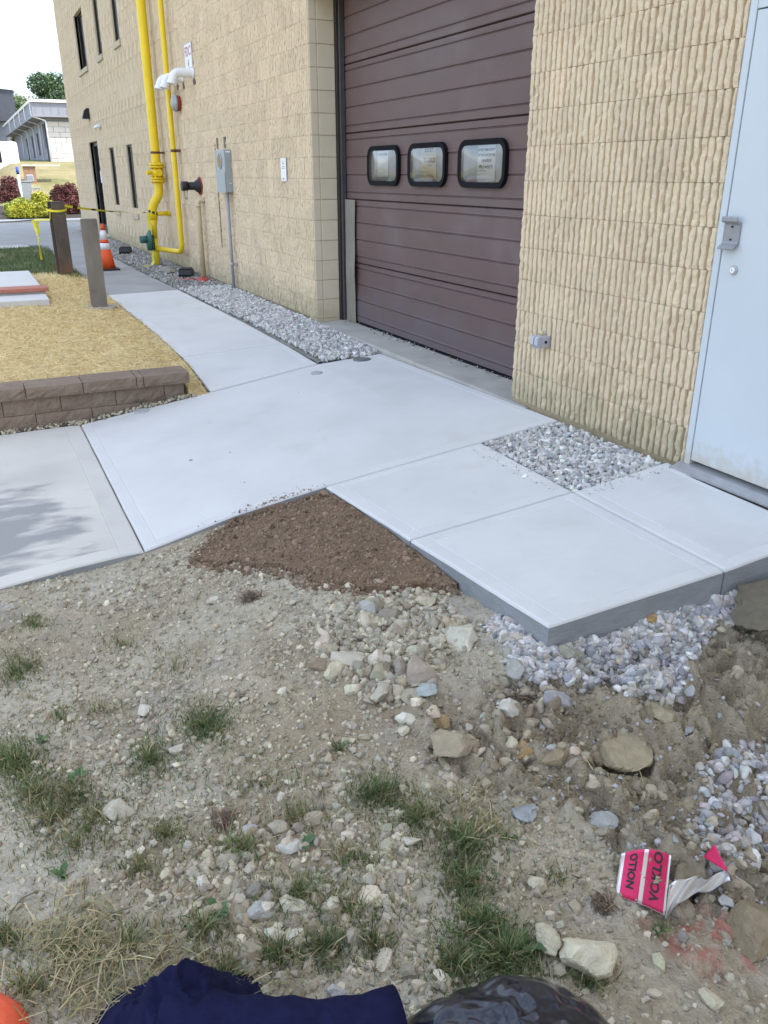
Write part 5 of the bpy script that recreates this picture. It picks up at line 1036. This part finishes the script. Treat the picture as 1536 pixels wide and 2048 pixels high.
for row, (z0, z1, off) in enumerate(((-.300, -.171, [-1.832, -2.0, -2.40, -2.83, -3.26, -3.69, -4.12, -4.55, -5.0]), (-.432, -.303, [-1.84, -2.20, -2.60, -3.03, -3.46, -3.89, -4.32, -4.75, -5.2]), (-.564, -.435, [-1.85, -2.0, -2.4, -2.83, -3.26, -3.69, -4.12, -4.55, -5.0]))):
    for k in range(len(off) - 1): srw('wall_block', off[k + 1] + .0025, off[k] - .0025, 6.925 + random.uniform(-.003, .004) - row * .006, 7.17, z0, z1, 50 + row * 10 + k)
MB().box(-5.1, -1.87, 6.95, 7.15, -.56, -.175).build('joint_fill', M_DARK, rwall)

# utility covers set in the slab
def cover(px, py, r, m, label):
    y = 6.5; d = ray(px, py); t = 1.4 / -d[2] * 1.05
    for _ in range(20):
        p = CAM + d * t; z = Pdrive(np.clip((p[0] + 2.71) / 2.698, 0, 1), np.clip((p[1] - 4.16) / 2.68, 0, 1))[2]; t = .5 * t + .5 * (z - CAM[2]) / d[2]
    p = CAM + d * t; t_ = thing('utility_cover', (p[0], p[1], z), label, 'cover')
    mb = MB(); mb.tube([(p[0], p[1], z - .01), (p[0], p[1], z + .004), (p[0], p[1], z + .006)], [r, r, r - .006], 24); mb.build('rim', m, t_)
    mb = MB(); mb.tube([(p[0], p[1], z + .0062), (p[0], p[1], z + .009)], r * .72, 20); mb.build('lid', m, t_)
M_COVER = mat('cast_cover', (.16, .16, .165), .7, .25, 20.); M_COVER2 = mat('cement_cover', (.40, .40, .40), .8, .15, 12.)
cover(725, 719, .085, M_COVER, 'dark round utility cover at the driveway corner by the gravel'); cover(635, 746, .06, M_COVER2, 'faded round utility cover in the driveway near the walkway joint'); cover(287, 822, .075, M_COVER2, 'pale round utility cover near the retaining wall')
# small leaf / stone specks on the new slab
for i, (px, py, s) in enumerate(((381, 921, .011), (460, 905, .005), (489, 965, .005), (597, 785, .005))):
    d = ray(px, py); t = 1.75 / -d[2]
    for _ in range(20):
        p = CAM + d * t; z = Pdrive(np.clip((p[0] + 2.71) / 2.698, 0, 1), np.clip((p[1] - 4.16) / 2.68, 0, 1))[2]; t = .5 * t + .5 * (z - CAM[2]) / d[2]
    p = CAM + d * t; o = link('pebble', proto[i]); o.scale = (s, s, s * .6); o.location = (p[0], p[1], z + s * .4); tag(o, 'dark pebble lying on the clean driveway slab', 'pebble', 'pebbles on the driveway slab')

n = 240; x = np.clip(-2.0 + RNG.normal(0, .17, n), -2.45, -1.66); y = 4.163 + RNG.gamma(1.2, .022, n); z = np.array([Pdrive((a + 2.71) / 2.698, (b - 4.16) / 2.68)[2] for a, b in zip(x, y)]) + .001
tag(scatter('soil_crumbs', np.stack([x, y, z], 1), RNG.gamma(1.2, .0014, n) + .0007, palette(n, [(.24, .17, .115), (.20, .14, .09), (.33, .27, .20)], .2), RV0), 'crumbs of soil spilled on the driveway slab edge')
n = 160; x = np.concatenate([RNG.uniform(-.75, -.60, 80), RNG.uniform(-.62, -.02, 80)]); y = np.concatenate([RNG.uniform(3.2, 4.1, 80), RNG.uniform(3.08, 3.19, 80)]); z = .118 * x + .002
tag(scatter('grit', np.stack([x, y, z], 1), RNG.gamma(1.5, .0017, n) + .0012, palette(n, WHITEGRAVEL, .2), RV0), 'grit kicked from the white gravel square on the slabs')

# ------------------------------------------------------------------ crushed can, cloth, bag
can = thing('crushed_can', tuple(pick(1340, 1800)), 'torn flattened pink drink can with silver inside on the dirt', 'can')
def cz_(x, y, lift): return float(zt_base(np.array([x]), np.array([y]))[0]) + lift
def sheet_pts(corn, nu, nv, lift):
    c = [np.array(pick(*p)) for p in corn]; G = []
    for i in range(nu + 1):
        for j in range(nv + 1):
            u, v = i / nu, j / nv; p = c[0] * (1 - u) * (1 - v) + c[1] * u * (1 - v) + c[2] * u * v + c[3] * (1 - u) * v; p = p.copy(); p[2] = np.mean([q[2] for q in c]) + lift(u, v); G.append(p)
    return c, np.array(G)
def solid_sheet(name, G, nu, nv, mi_f, mats, th=.0012):
    n = (nu + 1) * (nv + 1); V = list(G) + [g - np.array([0, 0, th]) for g in G]; F = []; mi = []
    for i in range(nu):
        for j in range(nv):
            a = i * (nv + 1) + j; q = (a, a + nv + 1, a + nv + 2, a + 1); F += [q, tuple(k + n for k in q[::-1])]; mi += [mi_f((i + .5) / nu, (j + .5) / nv), 1]
    ring = [i * (nv + 1) for i in range(nu + 1)] + [nu * (nv + 1) + j for j in range(1, nv + 1)] + [i * (nv + 1) + nv for i in range(nu - 1, -1, -1)] + [j for j in range(nv - 1, 0, -1)]
    for k in range(len(ring)): a, b = ring[k], ring[(k + 1) % len(ring)]; F.append((a, b, b + n, a + n)); mi.append(1)
    base = wloc(can); me = bpy.data.meshes.new(name); me.from_pydata([tuple(Vector(v) - base) for v in V], [], F)
    for m in mats: me.materials.append(m)
    me.polygons.foreach_set('material_index', mi); me.polygons.foreach_set('use_smooth', [True] * len(F)); me.update(); return link(name, me, can)
PC = [(1240, 1722), (1337, 1742), (1326, 1852), (1230, 1787)]
lift_p = lambda u, v: .030 + .022 * math.sin(math.pi * min(1, u * .8 + .1)) * (1 - .4 * v) + .006 * math.sin(v * 4 + u * 3) - .012 * v
c_, G = sheet_pts(PC, 24, 12, lift_p)
def stripe(u, v): return 1 if (u < .07 or .46 < u < .56 or u > .95 or v > .96) else 0
solid_sheet('printed_panel', G, 24, 12, stripe, [M_PINK, M_SILVER])
mb = MB()
for (txt, u0, sz) in (('NOLLO', .27, .030), ('VOKLO', .76, .036)):
    V, F = text_geo(txt, sz, 'CENTER', .0012); c = [np.array(pick(*p)) for p in PC]; L = np.linalg.norm(c[3] - c[0]); Wd = np.linalg.norm(c[1] - c[0]); Vn = []
    for v in V:
        vv = .44 - v.x / L * .95; uu = u0 - v.y / Wd; uu = min(max(uu, 0), 1); vv = min(max(vv, 0), 1)
        p = c[0] * (1 - uu) * (1 - vv) + c[1] * uu * (1 - vv) + c[2] * uu * vv + c[3] * (1 - uu) * vv; p[2] = np.mean([q[2] for q in c]) + lift_p(uu, vv) + .0012; Vn.append(tuple(p))
    mb = MB(); mb.add(Vn, F); mb.build('lettering', M_INK, can)
lift_s = lambda u, v: .022 + .016 * math.sin(u * 6.0) * (1 - v * .3) + .006 * math.sin(u * 17 + v * 5)
_, G = sheet_pts([(1338, 1770), (1448, 1748), (1456, 1784), (1328, 1850)], 26, 10, lift_s)
for i in range(27):
    u = i / 26
    for j in range(11): G[i * 11 + j][1] += .022 * math.sin(u * math.pi) * (j / 10 - .3)
solid_sheet('silver_inside', G, 26, 10, lambda u, v: 1, [M_PINK, M_SILVER])
_, G = sheet_pts([(1402, 1738), (1424, 1716), (1454, 1762), (1446, 1764)], 6, 6, lambda u, v: .040 + .012 * u * (1 - v)); solid_sheet('printed_tip', G, 6, 6, lambda u, v: 0, [M_PINK, M_SILVER])
_, G = sheet_pts([(1350, 1752), (1400, 1744), (1408, 1772), (1345, 1778)], 8, 6, lambda u, v: .036 + .006 * math.sin(u * 9)); solid_sheet('mud_smear', G, 8, 6, lambda u, v: 0, [mat('mud', (.20, .165, .11), .95, .3, 40., .5, 120.), M_SILVER])

def lump(name, cx, cy, rx, ry, hf, m, label, cat, nu=70, nv=60, rz=0.):
    V = []; F = []; zb = zt_base(np.array([cx]), np.array([cy]))[0] - .03; ca, sa = math.cos(rz), math.sin(rz)
    for j in range(nv + 1):
        for i in range(nu):
            a = 2 * math.pi * i / nu; t = j / nv; r = math.sin(t * math.pi / 2) ** .8; u, v = math.cos(a) * r, math.sin(a) * r; e = 1 + .10 * mnoise.noise(Vector((math.cos(a) * 1.3, math.sin(a) * 1.3, cx)))
            X, Y = u * rx * e, v * ry * e; V.append((X * ca - Y * sa, X * sa + Y * ca, hf(u, v)))
    for j in range(nv):
        for i in range(nu): F.append((j * nu + i, j * nu + (i + 1) % nu, (j + 1) * nu + (i + 1) % nu, (j + 1) * nu + i))
    me = mesh_np(name, V, F, m, smooth=True); o = link(name, me); o.location = (cx, cy, zb); return tag(o, label, cat)
def wr_(u, v, k, s): return mnoise.fractal(Vector((u * k + s, v * k * .6, s)), 1.0, 2.0, 4)
P = onz(375, 2046, -.18)
def hn(u, v):
    r = math.sqrt(u * u + v * v); e = max(0, 1 - r ** 2.4); pk = math.exp(-(((u + .02) / .42) ** 2 + ((v - .1) / .55) ** 2))
    fold = abs(wr_(u, v, 2.2, 3.1)); return max(0, e) * (.11 + .125 * pk - .06 * fold + .022 * wr_(u, v, 4.5, 8.3) - .02 * abs(wr_(u, v, 7., 1.7))) + .004
lump('jacket', P[0] - .0, P[1] + .02, .25, .20, hn, M_NAVY, 'crumpled navy blue jacket lying on the dry grass', 'jacket', rz=-.45)
mb = MB(); sl = [np.array(onz(*p, -.16)) for p in ((330, 2040), (460, 2052), (600, 2068), (720, 2060), (800, 2035))]
o = MB().tube(bendpath(sl, .12, 6), [.062 + .010 * mnoise.noise(Vector((k * .35, 0, 0))) for k in range(len(bendpath(sl, .12, 6)))], 18).build('jacket_sleeve', M_NAVY, loc=tuple(sl[0])); jk = [o2 for o2 in bpy.data.objects if o2.name == 'jacket'][0]; o.parent = jk; o.location = o.location - jk.location
P = onz(1010, 2090, -.16)
def hb(u, v):
    r = math.sqrt(u * u + v * v); a = math.atan2(v, u); e = max(0, 1 - r ** 3.0) ** .8
    return e * (.20 + .02 * math.cos(u * 2.2) + .030 * (.35 - abs(wr_(u, v, 2.6, 7))) + .005 * (.3 - abs(wr_(v, u, 4.0, 4))) + .030 * wr_(u, v, 1.3, 9.)) + .003
lump('plastic_bag', P[0] + .01, P[1] - .02, .29, .19, hb, M_BAG, 'stuffed black plastic bag with shiny wrinkles', 'plastic bag', 110, 50, rz=-.45)
P = pick(0, 2062)
lump('orange_vest', P[0] - .03, P[1], .10, .12, lambda u, v: max(0, 1 - (u * u + v * v)) * (.125 + .03 * wr_(u, v, 2, 5)) + .003, M_ORANGECLOTH, 'bundled orange safety cloth beside the navy jacket', 'cloth', 40, 24)

# ------------------------------------------------------------------ background
def bush(x, y, r, h, cols, label, cat='bush', n=2600, ls=.05, z0=None):
    z0 = float(gz(np.array([x]), np.array([y]))[0]) if z0 is None else z0; t = thing('bush', (x, y, z0), label, cat, 'bushes in the mulch bed')
    d = RNG.normal(size=(n, 3)); d /= np.linalg.norm(d, axis=1)[:, None]; d[:, 2] = np.abs(d[:, 2]); bumps = np.array([mnoise.noise(Vector(k * 2.6 + np.array([x, y, 0]))) for k in d]); rad = (RNG.uniform(.55, 1, n) ** .5) * (1 + .18 * bumps)
    P = d * rad[:, None] * np.array([r, r, h]) + np.array([0, 0, .05]); Rm = rot3(n); q = np.array([(-.5, -.25, 0), (.5, -.25, 0), (.6, .25, 0), (-.5, .3, 0)]) * ls * 1.3; V = np.einsum('nij,kj->nki', Rm, q) + P[:, None]; F = np.arange(4 * n).reshape(n, 4)
    link('crown', mesh_np('crown', V.reshape(-1, 3), F, M_LEAF, col=np.repeat(palette(n, cols, .18), 4, axis=0)), t)
    mb = MB()
    for k in range(5): a = k * 1.26; mb.tube([(x, y, z0), (x + math.cos(a) * r * .4, y + math.sin(a) * r * .4, z0 + h * .7)], [.02, .008], 5)
    mb.build('stem', M_BARK, t)
YEL = [(.40, .38, .03), (.34, .35, .04), (.46, .42, .04), (.24, .28, .03)]; YG = [(.34, .38, .07), (.28, .33, .06), (.40, .42, .09)]; RED = [(.17, .055, .055), (.13, .05, .045), (.22, .08, .075), (.09, .05, .035)]
V, F = grid_mesh(np.linspace(-14, 9, 60), np.linspace(32.1, 37.5, 30), lambda x, y: .0 + .10 * sstep(32.2, 33, y) + .30 * sstep(34, 37.5, y) + (fbm(x * 4, y * 4, 3, 7) - .5) * .06 - .5 * (1 - sstep(1.15, .95, np.sqrt(((x - .2) / 3.9) ** 2 + ((y - 34.6) / 2.7) ** 2)))); tag(link('mulch_bed', mesh_np('mulch_bed', V, F, M_MULCH, smooth=True)), kind='structure')
def bpos(px, py, yy): d = ray(px, py); return CAM + d * (yy / d[1])
for (px, yy, r, h, cols, lab, n) in ((46, 33.0, .52, .44, YEL, 'rounded yellow green bush at the bed front beside its twin', 2600), (97, 33.2, .56, .48, YEL, 'rounded yellow bush at the bed front next to the dark red bush', 2600), (46, 34.8, .60, .52, YG, 'paler lime bush behind the front yellow bushes', 2200), (86, 36.0, .44, .62, YEL, 'brightest yellow bush behind the others by the gas meter', 2200), (35, 38.5, .62, .95, RED, 'dark red rounded bush by the grey utility box', 2800), (137, 34.8, .66, 1.02, RED, 'tall dark red bush against the tan building corner', 3200)):
    p = bpos(px, 440, yy); z0 = .06 + .07 * max(0, yy - 34); bush(p[0], yy, r, h, cols, lab, n=n * 2, ls=.05, z0=z0)
# sign post, utility box, gas meter pipe
p = bpos(44, 400, 36.0); sp_ = thing('marker_post', (p[0], 36.0, .25), 'white marker post with blue top in the mulch bed', 'post')
mb = MB(); mb.tube([(p[0], 36, .2), (p[0], 36, 1.48)], .05, 10); mb.build('shaft', M_PVC, sp_); mb = MB(); mb.tube([(p[0], 36, 1.48), (p[0], 36, 1.75)], .052, 10); mb.build('cap', M_BLUE, sp_)
p = bpos(52, 380, 36.8); ub = thing('utility_box', (p[0], 36.8, .25), 'pale grey utility pedestal box behind the lime bush', 'utility box')
mb = MB(); mb.box(p[0] - .22, p[0] + .22, 36.6, 37.0, .2, 1.20, bev=.02); mb.build('cabinet', M_GREYBOX, ub); mb = MB(); mb.box(p[0] - .235, p[0] + .235, 36.585, 37.015, 1.202, 1.25, bev=.01); mb.build('lid', M_GREYBOX, ub)
p = bpos(62, 365, 38.0); gmt = thing('gas_meter', (p[0], 38, .35), 'small grey gas meter on a bent pipe behind the bushes', 'gas meter')
mb = MB(); mb.box(p[0] - .16, p[0] + .12, 37.9, 38.1, 1.20, 1.48, bev=.03); mb.build('meter', M_GREYBOX, gmt); mb = MB(); mb.tube(bendpath([(p[0], 38, 1.25), (p[0], 38, .95), (p[0] + .3, 38, 1.0), (p[0] + .33, 38, .2)], .08), .025, 8); mb.build('pipe', M_GREYBOX, gmt)
p = bpos(45, 400, 35.0); tag(MB().tube([(p[0] + .02, 35, .2), (p[0] - .12, 35, 1.35)], .018, 8).build('stake', M_DARKSTEEL, loc=(p[0], 35, .2)), 'thin dark stake leaning in front of the lime bush', 'stake')
# low grey building with gutters
nb = thing('neighbour_building', (8, 60, 1.8), 'low grey building with white gutter downpipes and a white block end wall', 'building')
zb = 1.55; zt1 = 4.33
mb = MB(); mb.box(1.7, 20, 52.3, 80, zb - 1, zt1); mb.build('wall', M_SIDING, nb)
for r in range(11):
    for k in range(12):
        z0 = zb - .3 + r * .265; x0 = 1.72 + k * .60 - (.3 if r % 2 else 0); x1 = x0 + .585
        if max(x0, 1.72) >= x1 or x1 > 9: continue
        mb = MB(); mb.box(max(x0, 1.72), x1, 52.22 - random.uniform(0, .02), 52.298, z0, z0 + .255, bev=.012); mb.build('block', M_ENDWALL, nb)
mb = MB(); mb.box(1.02, 20, 51.7, 80, zt1 + .02, zt1 + .10); mb.box(1.02, 20, 51.72, 51.78, zt1 + .10, zt1 + .72); mb.box(1.04, 1.10, 51.78, 80, zt1 + .10, zt1 + .72); rf = mb.build('roof', M_SIDING, nb)
mb = MB(); mb.box(.95, 20, 51.6, 80, zt1 + .722, zt1 + .86); mb.build('roof_edge', M_ROOFWHITE, rf)
for k in range(24): MB().box(.1 + 1.06 + k * .4, 1.18 + k * .4, 51.705, 51.719, zt1 + .12, zt1 + .71).build('batten', M_SIDING, rf)
for k, yy in enumerate((51.9, 56.2, 60.5, 65.5, 71.0)):
    mb = MB(); mb.tube(bendpath([(.95, yy, zt1 + .75), (.95, yy, zt1 + .05), (1.64, yy, zt1 - .16), (1.64, yy, zb - .3)], .12), .032, 8); mb.build('downpipe', M_ROOFWHITE, nb)
for (y0, y1, z0, z1) in ((53.2, 54.6, zb, 4.1), (58.3, 59.0, 2.6, 3.8), (62.4, 63.1, 2.5, 3.8), (67, 68, 2.3, 3.8)):
    f = MB().box(1.66, 1.698, y0, y1, z0, z1).build('window', M_DARKROOF, nb); MB().box(1.645, 1.658, y0 + .1, y1 - .1, z0 + .1, z1 - .1).build('pane', M_WINDOW, f)
lw = thing('brick_wall', (.0, 44, .8), 'low brick garden wall with a stone cap before the grey building', 'brick wall')
bx0 = float(bpos(48, 350, 44.)[0]); bx1 = float(bpos(73, 350, 44.)[0]); bx2 = float(bpos(122, 350, 44.)[0])
for r in range(13):
    for k in range(8):
        x0 = bx0 + k * .21 - (.105 if r % 2 else 0); a, b = max(x0, bx0), min(x0 + .20, bx1)
        if b - a > .03: MB().box(a, b, 44.0, 44.2, .80 + r * .08, .80 + r * .08 + .072).build('brick', M_BRICK, lw)
MB().box(bx0 + .03, bx1 - .03, 44.02, 44.6, .5, 1.82).build('core', M_SILL, lw); MB().box(bx0 - .08, bx2, 43.92, 44.7, 1.842, 1.91).build('cap', M_CURB, lw); 
# dark building and white truck further left
db = thing('dark_building', (-2, 84, 1.5), 'dark roofed building with a blue gable behind the grey one', 'building')
MB().box(-9, 1.5, 82, 95, 0, 6.0).build('wall', M_SIDING, db); mb = MB(); mb.prism([(-10, 5.4), (-3.2, 8.3), (2.2, 7.9), (2.2, 5.6)], 1, 81, 96); mb.build('roof', M_DARKROOF, db)
MB().box(-6, -2.2, 81.9, 81.99, 2.8, 5.2).build('window', M_WINDOW, db)
mb = MB(); mb.prism([(-10.2, 5.5), (-10.2, 5.65), (-3.2, 8.5), (2.3, 8.1), (2.3, 7.92), (-3.2, 8.32)], 1, 80.8, 80.99); mb.build('fascia', M_ROOFWHITE, db)
tx, ty, tz = -1.15, 50.0, .30
tr = thing('box_truck', (tx, ty, tz), 'white box truck with a dark window parked by the grey building', 'truck')
mb = MB(); mb.box(tx - 3.4, tx + 1.05, ty, ty + 2.3, tz + .75, tz + 2.75, bev=.08); mb.build('box_body', M_TRUCK, tr)
MB().box(tx - 1.0, tx + .22, ty - .012, ty - .002, tz + 1.75, tz + 2.30, bev=.004).build('window', M_WINDOW, tr); MB().box(tx - 3.2, tx + 1.0, ty - .01, ty + .1, tz + .60, tz + .748).build('skirt', mat('truck_blue', (.03, .05, .11), .5, .1, 4.), tr)
for wx in (-2.4, -.3):
    mb = MB(); mb.tube([(tx + wx, ty + .05, tz + .38), (tx + wx, ty + .35, tz + .38)], .40, 18); w_ = mb.build('wheel', M_RUBBER, tr); MB().tube([(tx + wx, ty + .03, tz + .38), (tx + wx, ty + .049, tz + .38)], .2, 14).build('rim', M_BELL, w_)
MB().box(tx - 3.2, tx + .9, ty + .2, ty + 2.1, tz + .35, tz + .6).build('chassis', M_BLACKPL, tr)
# trees
def tree(x, y, h, r, cols, label, n=7000, ls=.28, z0=None):
    n = n * 2; z0 = float(gz(np.array([x]), np.array([y]))[0]) if z0 is None else z0; t = thing('tree', (x, y, z0), label, 'tree', 'trees behind the buildings')
    mb = MB(); mb.tube([(x, y, z0 - .3), (x + .1, y, z0 + h * .3), (x - .1, y, z0 + h * .75)], [.32, .22, .06], 8)
    cl = []
    for k in range(16):
        a = random.uniform(0, 6.28); q = random.uniform(.25, 1) ** .6; cz2 = z0 + h * random.uniform(.38, .90); rr_ = r * q * math.sqrt(max(.1, 1 - ((cz2 - z0) / h - .55) ** 2 * 3)); c = (x + math.cos(a) * rr_ * .8, y + math.sin(a) * rr_ * .8, cz2); cl.append((c, r * random.uniform(.28, .48)))
        mb.tube([(x, y, z0 + h * random.uniform(.25, .5)), c], [.10, .03], 5)
    mb.build('trunk', M_BARK, t); i = RNG.integers(0, len(cl), n); C = np.array([c for c, _ in cl])[i]; RR = np.array([q for _, q in cl])[i]; d = RNG.normal(size=(n, 3)); d /= np.linalg.norm(d, axis=1)[:, None]
    P = C + d * (RR * RNG.uniform(.35, 1.08, n) ** .6)[:, None] * np.array([1, 1, .8]) - np.array([x, y, z0]); Rm = rot3(n); q = np.array([(-.5, 0, 0), (0, -.3, .05), (.55, 0, 0), (0, .3, .05)]) * ls; V = np.einsum('nij,kj->nki', Rm, q) + P[:, None]
    link('crown', mesh_np('crown', V.reshape(-1, 3), np.arange(4 * n).reshape(n, 4), M_LEAF, col=np.repeat(palette(n, cols, .2), 4, axis=0)), t)
DK = [(.045, .085, .03), (.055, .10, .035), (.035, .07, .03), (.07, .12, .04)]; LT = [(.09, .15, .045), (.11, .17, .05), (.07, .12, .04)]; PL = [(.12, .17, .08), (.15, .19, .09), (.10, .15, .06)]
tree(8.4, 96, 7.6, 4.6, DK, 'tall dark green tree rising behind the grey building roof'); tree(13.2, 98, 7.4, 4.6, DK, 'dark green tree half hidden by the tan building corner'); tree(12.6, 88, 6.6, 2.8, LT, 'lighter green tree in front of the dark trees', 5000)
tree(3.6, 112, 6.8, 3.8, PL, 'pale feathery tree left of the tall dark tree', 4500); tree(-2.0, 108, 6.6, 3.6, PL, 'pale green tree over the dark roofed building', 5000); tree(-10, 116, 7.5, 4.5, LT, 'broad green tree at the edge of the background', 4500)
